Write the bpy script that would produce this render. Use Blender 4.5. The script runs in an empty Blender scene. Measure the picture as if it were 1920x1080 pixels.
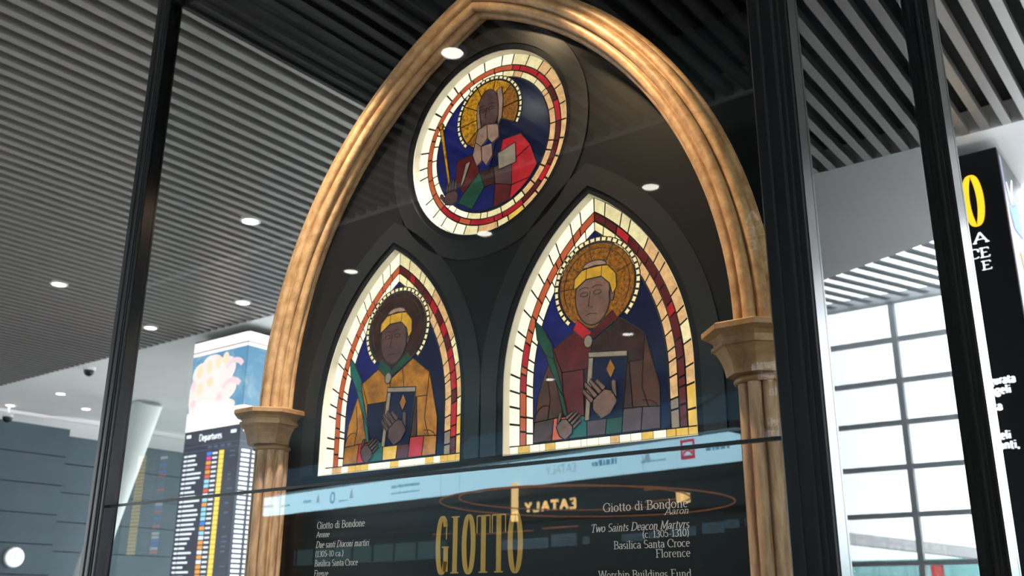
import bpy, bmesh, math, random
from mathutils import Vector, Matrix
random.seed(7)
PI = math.pi
scene = bpy.context.scene
COL = scene.collection

# ------------------------------------------------------------------ camera
cam_data = bpy.data.cameras.new('camera')
cam = bpy.data.objects.new('camera', cam_data)
COL.objects.link(cam)
PITCH, ROLL, YAW = math.radians(18.24), math.radians(-0.36), math.radians(37.54)
cam.location = (0, 0, 1.6)
cam.rotation_mode = 'XYZ'
cam.rotation_euler = (Matrix.Rotation(YAW, 3, 'Z') @ Matrix.Rotation(PI / 2 + PITCH, 3, 'X') @ Matrix.Rotation(-ROLL, 3, 'Z')).to_euler()
cam_data.sensor_width = 36
cam_data.lens = 1830.3 / 1920 * 36
cam_data.clip_end = 300
cam_data.dof.use_dof = True
cam_data.dof.focus_distance = 3.6
cam_data.dof.aperture_fstop = 4.0
scene.camera = cam

# ------------------------------------------------------------------ world, exposure
world = bpy.data.worlds.new('world')
scene.world = world
world.use_nodes = True
bg = world.node_tree.nodes['Background']
bg.inputs[0].default_value = (0.93, 0.965, 1.0, 1)
bg.inputs[1].default_value = 9.5
scene.view_settings.view_transform = 'Standard'
scene.view_settings.look = 'None'
scene.view_settings.exposure = 0
scene.view_settings.gamma = 1
scene.view_settings.use_curve_mapping = False


def lamp(name, kind, loc, aim, energy, color, **kw):
    d = bpy.data.lights.new(name, kind)
    d.energy = energy
    d.color = color
    for k, v in kw.items():
        setattr(d, k, v)
    o = bpy.data.objects.new(name, d)
    COL.objects.link(o)
    o.location = loc
    o.rotation_euler = (Vector(aim) - Vector(loc)).to_track_quat('-Z', 'Y').to_euler()
    return o


CX = -2.46          # centre line of the display case
# warm spotlights fixed under the roof of the case
SPOTS = [(-2.80, 2.47, 4.49), (-2.46, 2.47, 4.49), (-2.10, 2.47, 4.49)]
for (sx, sy, sz), (ax, ay, az), e in zip(SPOTS, [(-3.66, 2.95, 1.7), (-2.46, 3.0, 3.6), (-1.25, 2.95, 1.7)], (560, 12, 360)):
    lamp('case_spotlight_lamp', 'SPOT', (sx, sy, sz - 0.09), (ax, ay, az), e, (1.0, 0.92, 0.82) if sx < -2.7 else (1.0, 0.72, 0.42),
         spot_size=math.radians(95 if -2.5 < sx < -2.4 else 62), spot_blend=1.0, shadow_soft_size=0.04)


# ------------------------------------------------------------------ colour and materials
def lin(c):
    return tuple(((v / 255) / 12.92 if v / 255 <= 0.04045 else ((v / 255 + 0.055) / 1.055) ** 2.4) for v in c)


def mat(name, rgb, rough=0.5, metal=0.0, emit=0.0, ergb=None, noise=0.0, nscale=8.0, stretch=(1, 1, 1), rgb2=None, ior=1.5, bump=0.0, spec=0.5):
    m = bpy.data.materials.new(name)
    m.use_nodes = True
    nt = m.node_tree
    b = nt.nodes['Principled BSDF']
    c = lin(rgb)
    b.inputs['Base Color'].default_value = (*c, 1)
    b.inputs['Roughness'].default_value = rough
    b.inputs['Metallic'].default_value = metal
    b.inputs['IOR'].default_value = ior
    b.inputs['Specular IOR Level'].default_value = spec
    if emit:
        b.inputs['Emission Color'].default_value = (*lin(ergb or rgb), 1)
        b.inputs['Emission Strength'].default_value = emit
    if name.endswith(' glass') and emit:
        b.inputs['Base Color'].default_value = (*[v * 0.12 for v in c], 1)
        b.inputs['Coat Weight'].default_value = 0.0
    if noise or rgb2:
        tc = nt.nodes.new('ShaderNodeTexCoord')
        mp = nt.nodes.new('ShaderNodeMapping')
        mp.inputs['Scale'].default_value = stretch
        nz = nt.nodes.new('ShaderNodeTexNoise')
        nz.inputs['Scale'].default_value = nscale
        nz.inputs['Detail'].default_value = 6
        nz.inputs['Roughness'].default_value = 0.65
        nt.links.new(tc.outputs['Object'], mp.inputs[0])
        nt.links.new(mp.outputs[0], nz.inputs['Vector'])
        rp = nt.nodes.new('ShaderNodeValToRGB')
        rp.color_ramp.elements[0].position = 0.32
        rp.color_ramp.elements[1].position = 0.68
        a = lin(rgb2) if rgb2 else tuple(v * (1 - noise) for v in c)
        d = c if rgb2 else tuple(min(1, v * (1 + noise)) for v in c)
        rp.color_ramp.elements[0].color = (*a, 1)
        rp.color_ramp.elements[1].color = (*d, 1)
        nt.links.new(nz.outputs['Fac'], rp.inputs[0])
        if emit:
            nt.links.new(rp.outputs[0], b.inputs['Emission Color'])
        else:
            nt.links.new(rp.outputs[0], b.inputs['Base Color'])
        if bump:
            bp = nt.nodes.new('ShaderNodeBump')
            bp.inputs['Strength'].default_value = bump
            bp.inputs['Distance'].default_value = 0.01
            nt.links.new(nz.outputs['Fac'], bp.inputs['Height'])
            nt.links.new(bp.outputs[0], b.inputs['Normal'])
    return m


def glass_mat(name, tint, gain):
    """clear pane: the mirror share follows the angle of view by Fresnel's law, the rest passes straight through"""
    m = bpy.data.materials.new(name)
    m.use_nodes = True
    nt = m.node_tree
    nt.nodes.remove(nt.nodes['Principled BSDF'])
    out = nt.nodes['Material Output']
    fr = nt.nodes.new('ShaderNodeFresnel')
    fr.inputs[0].default_value = 1.5
    ge = nt.nodes.new('ShaderNodeNewGeometry')
    inv = nt.nodes.new('ShaderNodeMath')
    inv.operation = 'SUBTRACT'
    inv.inputs[0].default_value = 1.0
    nt.links.new(ge.outputs['Backfacing'], inv.inputs[1])
    mu = nt.nodes.new('ShaderNodeMath')
    mu.operation = 'MULTIPLY'
    nt.links.new(fr.outputs[0], mu.inputs[0])
    nt.links.new(inv.outputs[0], mu.inputs[1])
    mg = nt.nodes.new('ShaderNodeMath')
    mg.operation = 'MULTIPLY'
    mg.use_clamp = True
    mg.inputs[1].default_value = gain
    nt.links.new(mu.outputs[0], mg.inputs[0])
    tr = nt.nodes.new('ShaderNodeBsdfTransparent')
    tr.inputs[0].default_value = (*tint, 1)
    gl = nt.nodes.new('ShaderNodeBsdfGlossy')
    gl.inputs['Roughness'].default_value = 0.0
    gl.inputs['Color'].default_value = (1, 1, 1, 1)
    mx = nt.nodes.new('ShaderNodeMixShader')
    nt.links.new(mg.outputs[0], mx.inputs[0])
    nt.links.new(tr.outputs[0], mx.inputs[1])
    nt.links.new(gl.outputs[0], mx.inputs[2])
    nt.links.new(mx.outputs[0], out.inputs['Surface'])
    return m


def sky_picture(name, c_bg, c_a, c_b, strength, scale, lo=0.42, hi=0.62, warp=0.8):
    """soft coloured clouds shown on a lit screen"""
    m = bpy.data.materials.new(name)
    m.use_nodes = True
    nt = m.node_tree
    b = nt.nodes['Principled BSDF']
    b.inputs['Base Color'].default_value = (0.01, 0.01, 0.01, 1)
    b.inputs['Roughness'].default_value = 0.4
    b.inputs['Emission Strength'].default_value = strength
    tc = nt.nodes.new('ShaderNodeTexCoord')
    nz = nt.nodes.new('ShaderNodeTexNoise')
    nz.inputs['Scale'].default_value = scale
    nz.inputs['Detail'].default_value = 3
    nz.inputs['Distortion'].default_value = warp
    n2 = nt.nodes.new('ShaderNodeTexNoise')
    n2.inputs['Scale'].default_value = scale * 2.7
    n2.inputs['Detail'].default_value = 4
    n2.inputs['Distortion'].default_value = warp
    nt.links.new(tc.outputs['Object'], nz.inputs['Vector'])
    nt.links.new(tc.outputs['Object'], n2.inputs['Vector'])
    mix1 = nt.nodes.new('ShaderNodeMix')
    mix1.data_type = 'RGBA'
    mix1.inputs['A'].default_value = (*lin(c_a), 1)
    mix1.inputs['B'].default_value = (*lin(c_b), 1)
    r2 = nt.nodes.new('ShaderNodeMapRange')
    r2.inputs['From Min'].default_value = 0.4
    r2.inputs['From Max'].default_value = 0.6
    nt.links.new(n2.outputs['Fac'], r2.inputs['Value'])
    nt.links.new(r2.outputs[0], mix1.inputs['Factor'])
    r1 = nt.nodes.new('ShaderNodeMapRange')
    r1.inputs['From Min'].default_value = lo
    r1.inputs['From Max'].default_value = hi
    nt.links.new(nz.outputs['Fac'], r1.inputs['Value'])
    mix2 = nt.nodes.new('ShaderNodeMix')
    mix2.data_type = 'RGBA'
    mix2.inputs['A'].default_value = (*lin(c_bg), 1)
    nt.links.new(r1.outputs[0], mix2.inputs['Factor'])
    nt.links.new(mix1.outputs['Result'], mix2.inputs['B'])
    nt.links.new(mix2.outputs['Result'], b.inputs['Emission Color'])
    return m


M = dict(
    slat=mat('ceiling slat aluminium', (140, 135, 132), 0.34, 0.3),
    void=mat('black ceiling void', (9, 9, 10), 0.9),
    soffit=mat('white plaster soffit', (232, 230, 230), 0.8, noise=0.03, nscale=1.2),
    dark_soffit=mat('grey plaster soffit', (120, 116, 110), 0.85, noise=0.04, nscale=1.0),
    floor=mat('polished stone floor', (220, 216, 212), 0.3, rgb2=(200, 196, 192), nscale=1.5),
    bluewall=mat('slate blue wall cladding', (72, 88, 98), 0.6, noise=0.06, nscale=1.5),
    bluegroove=mat('dark cladding joint', (28, 36, 44), 0.8),
    hall=mat('dark hall wall', (46, 44, 44), 0.7, noise=0.08, nscale=0.8),
    white=mat('white painted steel', (232, 234, 232), 0.35),
    frame=mat('grey window frame', (196, 204, 210), 0.4, 0.0),
    louvre=mat('grey skylight louvre', (150, 160, 164), 0.5),
    post=mat('black anodised aluminium', (24, 23, 24), 0.32, 0.3, ior=1.5),
    post_groove=mat('black rubber gasket', (6, 6, 7), 0.7),
    post_side=mat('satin black metal edge', (62, 63, 66), 0.2, 0.95),
    caseblack=mat('black case lining', (5, 5, 5), 0.6, spec=0.25),
    panel=mat('black satin panel', (18, 17, 17), 0.3, ior=1.45, spec=0.3),
    tracery=mat('charcoal satin tracery', (25, 24, 24), 0.3),
    stone=mat('gilded stone', (206, 166, 126), 0.5, 0.0, rgb2=(140, 98, 64), nscale=7.0, stretch=(6, 6, 1.0), bump=0.25),
    stone_arch=mat('gilded arch stone', (202, 160, 112), 0.46, 0.0, rgb2=(150, 104, 60), nscale=9.0, stretch=(2, 3, 2), bump=0.25),
    capital=mat('gilded capital', (184, 140, 94), 0.42, 0.1, rgb2=(132, 92, 52), nscale=10, bump=0.2),
    lead=mat('black lead came', (14, 12, 10), 0.55),
    reveal=mat('white light box edge', (235, 228, 210), 0.6),
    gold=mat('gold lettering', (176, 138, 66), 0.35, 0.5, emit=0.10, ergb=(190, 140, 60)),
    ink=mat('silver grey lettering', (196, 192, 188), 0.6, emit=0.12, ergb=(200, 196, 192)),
    lens=mat('lit lamp lens', (255, 250, 240), 0.4, emit=14.0, ergb=(255, 248, 236)),
    ring=mat('white lamp trim', (220, 220, 218), 0.4),
    black=mat('black plastic', (12, 12, 13), 0.35),
    dome=mat('smoked dome', (16, 16, 18), 0.08),
    led_black=mat('unlit screen', (8, 9, 12), 0.35),
    led_navy=mat('navy screen', (10, 14, 36), 0.35, emit=0.6, ergb=(26, 34, 66)),
    led_white=mat('lit white pixels', (230, 232, 240), 0.5, emit=1.15, ergb=(242, 242, 250)),
    led_dim=mat('dim grey pixels', (80, 86, 110), 0.5, emit=0.8, ergb=(84, 92, 124)),
    led_yellow=mat('lit yellow pixels', (250, 214, 80), 0.5, emit=1.15, ergb=(255, 216, 92)),
    led_orange=mat('lit orange pixels', (240, 150, 60), 0.5, emit=1.1, ergb=(244, 160, 70)),
    led_red=mat('lit red pixels', (220, 80, 60), 0.5, emit=1.1, ergb=(232, 96, 70)),
    led_blue=mat('lit blue pixels', (60, 110, 220), 0.5, emit=1.1, ergb=(70, 130, 232)),
    led_pink=mat('lit magenta pixels', (230, 50, 150), 0.5, emit=1.1, ergb=(232, 60, 150)),
    led_cyan=mat('lit pale blue pixels', (150, 210, 240), 0.5, emit=1.1, ergb=(160, 214, 240)),
    led_gold=mat('lit gold letters', (250, 196, 40), 0.5, emit=1.1, ergb=(252, 196, 36)),
    led_border=mat('lit pinkish white', (255, 240, 240), 0.5, emit=1.25, ergb=(255, 238, 238)),
    led_brown=mat('brown line on screen', (110, 70, 70), 0.5, emit=0.9, ergb=(120, 76, 76)),
    cloud=sky_picture('pastel cloud picture', (104, 168, 214), (160, 200, 226), (120, 184, 220), 1.0, 2.2, .45, .6),
    led_puff=mat('pinkish white picture cloud', (255, 232, 228), .5, emit=.95, ergb=(255, 234, 230)),
    led_peach=mat('peach picture cloud', (255, 226, 196), .5, emit=.95, ergb=(252, 218, 188)),
    led_rose=mat('rose picture cloud', (255, 212, 220), .5, emit=.95, ergb=(252, 206, 214)),
    fascia=mat('backlit blue white fascia', (190, 225, 240), 0.4, emit=13.5, ergb=(168, 214, 232)),
    fascia_red=mat('red print on lit fascia', (180, 20, 50), 0.4, emit=6.5, ergb=(216, 66, 96)),
    fascia_ink=mat('blue print on lit fascia', (40, 110, 140), 0.4, emit=6.5, ergb=(110, 176, 206)),
    fascia_grey=mat('grey print on lit fascia', (150, 160, 170), 0.4, emit=8.0, ergb=(160, 190, 206)),
    bluepanel=mat('blue emissive wall panel', (60, 100, 130), 0.5, emit=0.9, ergb=(84, 132, 162)),  # blue glow set by the panel's own emission
    sign=mat('lit warm sign', (255, 220, 150), 0.4, emit=11.0, ergb=(255, 214, 140)),
    copper=mat('copper tube', (196, 112, 66), 0.3, 0.9),
    copper_lit=mat('glowing copper lamp strip', (210, 130, 80), 0.4, emit=2.4, ergb=(226, 140, 84)),
    screen=mat('pale blue menu screen', (110, 150, 170), 0.4, emit=1.3, ergb=(118, 156, 178)),
    screen_ink=mat('menu screen print', (60, 90, 110), 0.4, emit=0.9, ergb=(90, 126, 150)),
    green=mat('greenish lit shop shelf', (90, 130, 130), 0.4, emit=1.1, rgb2=(96, 128, 128), nscale=3),
    teal=mat('teal glazed wall', (150, 210, 210), 0.3),
    redsign=mat('red painted board', (210, 60, 50), 0.5),
    pale=mat('pale concrete canopy', (214, 214, 216), 0.8),
    asphalt=mat('pale apron', (150, 150, 150), 0.9),
    front_glass=glass_mat('clear display glass', (0.95, 0.965, 0.96), 1.25),
    left_glass=glass_mat('clear coated side glass', (0.95, 0.965, 0.96), 0.2),
    side_glass=glass_mat('clear side glass', (0.92, 0.95, 0.94), 0.65),
    window_glass=glass_mat('window glass', (0.95, 0.98, 0.98), 1.6),
    # panes of the stained glass, lit from behind
    g_cream_glow=mat('glow lit cream glass', (250, 238, 205), 0.2, emit=1.45, noise=0.06, nscale=20, ergb=(255, 240, 205)),  # one-sided backlight glow put into the emission of the left panes
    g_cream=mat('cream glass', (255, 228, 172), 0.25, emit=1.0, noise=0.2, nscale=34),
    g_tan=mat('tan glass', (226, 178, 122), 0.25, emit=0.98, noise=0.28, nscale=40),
    g_amber=mat('amber glass', (240, 190, 80), 0.2, emit=0.95, noise=0.25, nscale=14),
    g_orange=mat('orange red glass', (205, 96, 58), 0.2, emit=0.85, noise=0.15, nscale=20),
    g_red=mat('red glass', (184, 32, 40), 0.2, emit=0.85, noise=0.35, nscale=14),
    g_darkred=mat('dark red glass', (98, 26, 26), 0.2, emit=0.7, noise=0.4, nscale=12),
    g_blue=mat('blue glass', (24, 28, 100), 0.15, emit=0.7, noise=0.55, nscale=7),
    g_navy=mat('navy glass', (18, 22, 60), 0.12, emit=0.55, noise=0.5, nscale=9),
    g_gold=mat('gold glass', (204, 136, 24), 0.2, emit=0.75, noise=0.9, nscale=70),
    g_bronze=mat('bronze glass', (158, 100, 26), 0.2, emit=0.6, noise=0.95, nscale=80),
    g_brown=mat('brown glass', (88, 50, 30), 0.2, emit=0.6, noise=0.55, nscale=16),
    g_umber=mat('umber glass', (64, 34, 24), 0.2, emit=0.55, noise=0.65, nscale=14),
    g_hair=mat('yellow glass', (214, 164, 50), 0.2, emit=0.75, noise=0.3, nscale=20),
    g_skin=mat('dusky pink glass', (140, 106, 90), 0.2, emit=0.55, noise=0.37, nscale=18),
    g_palepink=mat('pale pink glass', (176, 140, 120), 0.2, emit=0.6, noise=0.35, nscale=18),
    g_mauve=mat('mauve glass', (104, 74, 70), 0.2, emit=0.5, noise=0.35, nscale=20),
    g_green=mat('green glass', (34, 84, 60), 0.2, emit=0.6, noise=0.45, nscale=12),
    g_teal=mat('teal glass', (36, 110, 96), 0.2, emit=0.65, noise=0.35, nscale=12),
    g_yellow=mat('ochre glass', (188, 122, 28), 0.2, emit=0.65, noise=0.6, nscale=14),
    g_paper=mat('grey white glass', (168, 152, 130), 0.2, emit=0.6, noise=0.25, nscale=24),
)


# ------------------------------------------------------------------ mesh builder
class MB:
    def __init__(self):
        self.v, self.f, self.m, self.s = [], [], [], []

    def add(self, verts, faces, mi=0, smooth=False):
        n = len(self.v)
        self.v += [tuple(p) for p in verts]
        for f in faces:
            self.f.append([i + n for i in f])
            self.m.append(mi)
            self.s.append(smooth)

    def box(self, x0, x1, y0, y1, z0, z1, mi=0):
        v = [(x, y, z) for z in (z0, z1) for y in (y0, y1) for x in (x0, x1)]
        self.add(v, [(0, 2, 3, 1), (4, 5, 7, 6), (0, 1, 5, 4), (2, 6, 7, 3), (0, 4, 6, 2), (1, 3, 7, 5)], mi)

    def bevbox(self, x0, x1, y0, y1, z0, z1, b, mi=0):
        """a box with its vertical edges chamfered"""
        P = [(x0 + b, y0), (x1 - b, y0), (x1, y0 + b), (x1, y1 - b), (x1 - b, y1), (x0 + b, y1), (x0, y1 - b), (x0, y0 + b)]
        v = [(x, y, z0) for x, y in P] + [(x, y, z1) for x, y in P]
        self.add(v, [(i, (i + 1) % 8, (i + 1) % 8 + 8, i + 8) for i in range(8)] + [tuple(range(7, -1, -1)), tuple(range(8, 16))], mi)

    def bar(self, a, b, r, n=10, mi=0, r2=None, smooth=True):
        a, b = Vector(a), Vector(b)
        d = (b - a).normalized()
        u = d.orthogonal().normalized()
        w = d.cross(u)
        r2 = r if r2 is None else r2
        v = [a + (u * math.cos(2 * PI * i / n) + w * math.sin(2 * PI * i / n)) * r for i in range(n)]
        v += [b + (u * math.cos(2 * PI * i / n) + w * math.sin(2 * PI * i / n)) * r2 for i in range(n)]
        self.add(v, [(i, (i + 1) % n, (i + 1) % n + n, i + n) for i in range(n)], mi, smooth)
        self.add(v, [tuple(range(n - 1, -1, -1)), tuple(range(n, 2 * n))], mi)

    def lathe(self, c, prof, n=24, mi=0, smooth=True, phase=0.0, axis='Z'):
        v = []
        for r, h in prof:
            for i in range(n):
                t = 2 * PI * (i + phase) / n
                p = (r * math.cos(t), r * math.sin(t), h)
                if axis == 'X':
                    p = (h, p[0], p[1])
                v.append((c[0] + p[0], c[1] + p[1], c[2] + p[2]))
        k = len(prof)
        f = [(j * n + i, j * n + (i + 1) % n, (j + 1) * n + (i + 1) % n, (j + 1) * n + i) for j in range(k - 1) for i in range(n)]
        self.add(v, f, mi, smooth)
        self.add(v, [tuple(range(n - 1, -1, -1)), tuple(range((k - 1) * n, k * n))], mi)

    def slab(self, poly, y0, y1, mi=0):
        """a pane: polygon in x,z given thickness along y (y0 is the front)"""
        a = sum(poly[i][0] * poly[(i + 1) % len(poly)][1] - poly[(i + 1) % len(poly)][0] * poly[i][1] for i in range(len(poly)))
        if a < 0:
            poly = poly[::-1]
        n = len(poly)
        v = [(x, y0, z) for x, z in poly] + [(x, y1, z) for x, z in poly]
        self.add(v, [tuple(range(n)), tuple(range(2 * n - 1, n - 1, -1))] + [((i + 1) % n, i, i + n, (i + 1) % n + n) for i in range(n)], mi)

    def quad(self, o, u, w, x0, z0, x1, z1, mi=0):
        o, u, w = Vector(o), Vector(u), Vector(w)
        self.add([o + u * x0 + w * z0, o + u * x1 + w * z0, o + u * x1 + w * z1, o + u * x0 + w * z1], [(0, 1, 2, 3)], mi)

    def ribbon(self, o, u, w, pts, hw, mi=0, closed=False, depth=0.0):
        """flat stroke along pts (2D) in the plane o,u,w; hw(direction)->half width; optional depth makes it solid"""
        o, u, w = Vector(o), Vector(u), Vector(w)
        nrm = u.cross(w)
        n = len(pts)
        L, R_ = [], []
        for i in range(n):
            if closed:
                a, b = pts[(i - 1) % n], pts[(i + 1) % n]
            else:
                a, b = pts[max(i - 1, 0)], pts[min(i + 1, n - 1)]
            dx, dz = b[0] - a[0], b[1] - a[1]
            l = math.hypot(dx, dz) or 1
            dx, dz = dx / l, dz / l
            h = hw(dx, dz)
            x, z = pts[i]
            L.append(o + u * (x - dz * h) + w * (z + dx * h))
            R_.append(o + u * (x + dz * h) + w * (z - dx * h))
        k = n if closed else n - 1
        self.add(L + R_, [(i, i + n, (i + 1) % n + n, (i + 1) % n) for i in range(k)], mi)
        if depth:
            B = [p - nrm * depth for p in L + R_]
            self.add(L + R_ + B, [(i, (i + 1) % n, (i + 1) % n + 2 * n, i + 2 * n) for i in range(k)]
                     + [((i + 1) % n + n, i + n, i + 3 * n, (i + 1) % n + 3 * n) for i in range(k)]
                     + [((i + 1) % n + 2 * n, (i + 1) % n + 3 * n, i + 3 * n, i + 2 * n) for i in range(k)], mi)
            if not closed:
                self.add([L[0], R_[0], R_[0] - nrm * depth, L[0] - nrm * depth, L[-1], R_[-1], R_[-1] - nrm * depth, L[-1] - nrm * depth],
                         [(0, 3, 2, 1), (4, 5, 6, 7)], mi)

    def build(self, name, mats, parent=None, recalc=False):
        off = Vector((0, 0, 0))
        p = parent
        while p is not None:
            off += p.location
            p = p.parent
        me = bpy.data.meshes.new(name)
        me.from_pydata([tuple(Vector(q) - off) for q in self.v], [], self.f)
        for m in (mats if isinstance(mats, (list, tuple)) else [mats]):
            me.materials.append(m)
        me.polygons.foreach_set('material_index', self.m)
        me.polygons.foreach_set('use_smooth', self.s)
        me.update()
        if recalc:
            b = bmesh.new()
            b.from_mesh(me)
            bmesh.ops.recalc_face_normals(b, faces=b.faces)
            b.to_mesh(me)
            b.free()
        o = bpy.data.objects.new(name, me)
        COL.objects.link(o)
        if parent:
            o.parent = parent
        return o


def tag(o, label=None, cat=None, group=None, kind=None):
    for k, v in (('label', label), ('category', cat), ('group', group), ('kind', kind)):
        if v:
            o[k] = v
    return o


def thing(name, loc, label, cat, group=None):
    o = bpy.data.objects.new(name, None)
    o.empty_display_size = 0.1
    COL.objects.link(o)
    o.location = loc
    return tag(o, label, cat, group)


def copy_tree(o, loc, label=None, parent=None):
    c = o.copy()
    COL.objects.link(c)
    if parent:
        c.parent = parent
    else:
        c.location = loc
    if label:
        c['label'] = label
    for ch in [x for x in bpy.data.objects if x.parent == o]:
        copy_tree(ch, None, None, c)
    return c


def structure(o):
    o['kind'] = 'structure'
    return o


def box_structure(name, m, *dims):
    b = MB()
    b.box(*dims)
    return structure(b.build(name, m))


def sheet(name, loops, y0, y1, m, parent=None, bevel=0.0):
    """flat sheet with holes: loops of (x, z), the first one the outline"""
    cu = bpy.data.curves.new(name, 'CURVE')
    cu.dimensions = '2D'
    cu.fill_mode = 'BOTH'
    cu.extrude = (y1 - y0) / 2
    cu.bevel_depth = bevel
    for lp in loops:
        s = cu.splines.new('POLY')
        s.points.add(len(lp) - 1)
        for p, (x, z) in zip(s.points, lp):
            p.co = (x, z, 0, 1)
        s.use_cyclic_u = True
    tmp = bpy.data.objects.new(name + '_outline', cu)
    COL.objects.link(tmp)
    dg = bpy.context.evaluated_depsgraph_get()
    me = bpy.data.meshes.new_from_object(tmp.evaluated_get(dg))
    me.name = name
    bpy.data.objects.remove(tmp)
    bpy.data.curves.remove(cu)
    off = Vector((0, 0, 0))
    if parent:
        off = parent.location
    for v in me.vertices:
        x, z, d = v.co
        v.co = Vector((x, (y0 + y1) / 2 - d, z)) - off
    me.materials.clear()
    me.materials.append(m)
    o = bpy.data.objects.new(name, me)
    COL.objects.link(o)
    if parent:
        o.parent = parent
    return o


# ------------------------------------------------------------------ lettering drawn with a broad pen
def arc(cx, cy, rx, ry, a0, a1, n=14):
    return [(cx + rx * math.cos(math.radians(a0 + (a1 - a0) * i / n)), cy + ry * math.sin(math.radians(a0 + (a1 - a0) * i / n))) for i in range(n + 1)]


def ell_poly(cx, cz, rx, rz, n=36, a0=0, a1=360):
    return [(cx + rx * math.cos(math.radians(a0 + (a1 - a0) * i / n)), cz + rz * math.sin(math.radians(a0 + (a1 - a0) * i / n))) for i in range(n + (0 if a1 - a0 == 360 else 1))]


def ln(*p):
    return list(p)


XH = 0.64
GL = {}          # char: (advance, strokes, serif bars [(x, y, half width)])


def G(ch, w, strokes, serifs=()):
    GL[ch] = (w, strokes, list(serifs))


def sb(*xs, y=0.0, h=0.13):
    return [(x, y, h) for x in xs]


G('A', .74, [ln((.04, 0), (.36, 1)), ln((.36, 1), (.70, 0)), ln((.15, .34), (.58, .34))], sb(.05, .69, h=.11))
G('B', .64, [ln((.14, 0), (.14, 1)), [(.14, 1)] + arc(.30, .76, .22, .24, 90, -90) + [(.14, .52)], [(.14, .52)] + arc(.33, .26, .25, .26, 90, -90) + [(.14, 0)]], [(.08, 1, .08), (.08, 0, .08)])
G('C', .70, [arc(.40, .5, .35, .5, 48, 312, 22), ln((.64, .66), (.64, .92))])
G('D', .76, [ln((.14, 0), (.14, 1)), [(.14, 1)] + arc(.30, .5, .39, .5, 90, -90, 18) + [(.14, 0)]], [(.08, 1, .08), (.08, 0, .08)])
G('E', .60, [ln((.14, 0), (.14, 1)), ln((.10, 1), (.52, 1), (.52, .84)), ln((.14, .52), (.42, .52)), ln((.10, 0), (.55, 0), (.55, .17))], [(.08, 1, .08), (.08, 0, .08)])
G('F', .58, [ln((.14, 0), (.14, 1)), ln((.10, 1), (.54, 1), (.54, .84)), ln((.14, .52), (.42, .52))], [(.08, 1, .08), (.14, 0, .14)])
G('G', .76, [arc(.40, .5, .35, .5, 48, 312, 22), ln((.64, .66), (.64, .92)), ln((.64, .03), (.64, .44))], [(.64, .44, .12)])
G('I', .32, [ln((.16, 0), (.16, 1))], sb(.16) + sb(.16, y=1))
G('L', .58, [ln((.14, 0), (.14, 1)), ln((.10, 0), (.53, 0), (.53, .2))], [(.14, 1, .13), (.08, 0, .08)])
G('M', .88, [ln((.12, 0), (.14, 1)), ln((.14, 1), (.44, .08)), ln((.44, .08), (.74, 1)), ln((.74, 1), (.77, 0))], sb(.12, .77, h=.11) + [(.08, 1, .06), (.80, 1, .06)])
G('N', .78, [ln((.13, 0), (.13, 1)), ln((.13, 1), (.64, 0)), ln((.64, 0), (.64, 1))], [(.13, 0, .12), (.64, 1, .12), (.07, 1, .06)])
G('O', .80, [arc(.40, .5, .35, .5, 0, 360, 30)])
G('R', .70, [ln((.14, 0), (.14, 1)), [(.14, 1)] + arc(.32, .75, .23, .25, 90, -90) + [(.14, .5)], ln((.34, .5), (.64, 0))], [(.08, 1, .08), (.14, 0, .13), (.66, 0, .06)])
G('S', .56, [arc(.28, .74, .20, .26, 40, 270, 14) + arc(.28, .25, .22, .25, 90, -140, 14)[1:]], [])
G('T', .66, [ln((.33, 0), (.33, 1)), ln((.05, .80), (.05, 1), (.61, 1), (.61, .80))], sb(.33))
G('W', 1.0, [ln((.06, 1), (.28, 0)), ln((.28, 0), (.50, 1)), ln((.50, 1), (.72, 0)), ln((.72, 0), (.94, 1))], [(.08, 1, .1), (.92, 1, .1), (.5, 1, .1)])
G('Y', .70, [ln((.06, 1), (.35, .46)), ln((.64, 1), (.35, .46), (.35, 0))], sb(.35) + sb(.07, .63, y=1, h=.1))
G('Z', .64, [ln((.08, .84), (.08, 1), (.56, 1), (.08, 0), (.58, 0), (.58, .18))])
G('a', .50, [arc(.24, .46, .15, .18, 160, 0, 8) + [(.39, .10), (.46, 0)], arc(.22, .17, .16, .17, 30, 360, 14)])
G('c', .46, [arc(.26, .32, .20, .32, 50, 310, 16)])
G('d', .56, [ln((.44, 0), (.44, 1)), arc(.27, .32, .18, .32, 0, 360, 18)], [(.39, 1, .06), (.47, 0, .05)])
G('e', .48, [[(.07, .36), (.41, .36)] + arc(.25, .32, .18, .32, 10, 310, 18)])
G('f', .36, [[(.15, 0), (.15, .82)] + arc(.29, .84, .14, .16, 180, 50, 7), ln((.04, XH), (.30, XH))], sb(.15, h=.1))
G('g', .52, [arc(.24, .42, .17, .21, 0, 360, 16), arc(.24, -.12, .20, .15, 0, 360, 16), ln((.12, .22), (.10, .05)), ln((.36, .58), (.48, .64))])
G('h', .56, [ln((.14, 0), (.14, 1)), [(.14, .46)] + arc(.29, .46, .14, .18, 150, 0, 8) + [(.43, 0)]], sb(.14, .43, h=.09) + [(.09, 1, .06)])
G('i', .28, [ln((.14, 0), (.14, XH)), ln((.14, .84), (.14, .93))], sb(.14, h=.1) + [(.09, XH, .06)])
G('l', .28, [ln((.14, 0), (.14, 1))], sb(.14, h=.1) + [(.09, 1, .06)])
G('m', .84, [ln((.14, 0), (.14, XH)), [(.14, .46)] + arc(.28, .46, .13, .18, 150, 0, 8) + [(.41, 0)], [(.41, .46)] + arc(.56, .46, .13, .18, 150, 0, 8) + [(.69, 0)]], sb(.14, .41, .69, h=.08) + [(.09, XH, .06)])
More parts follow.
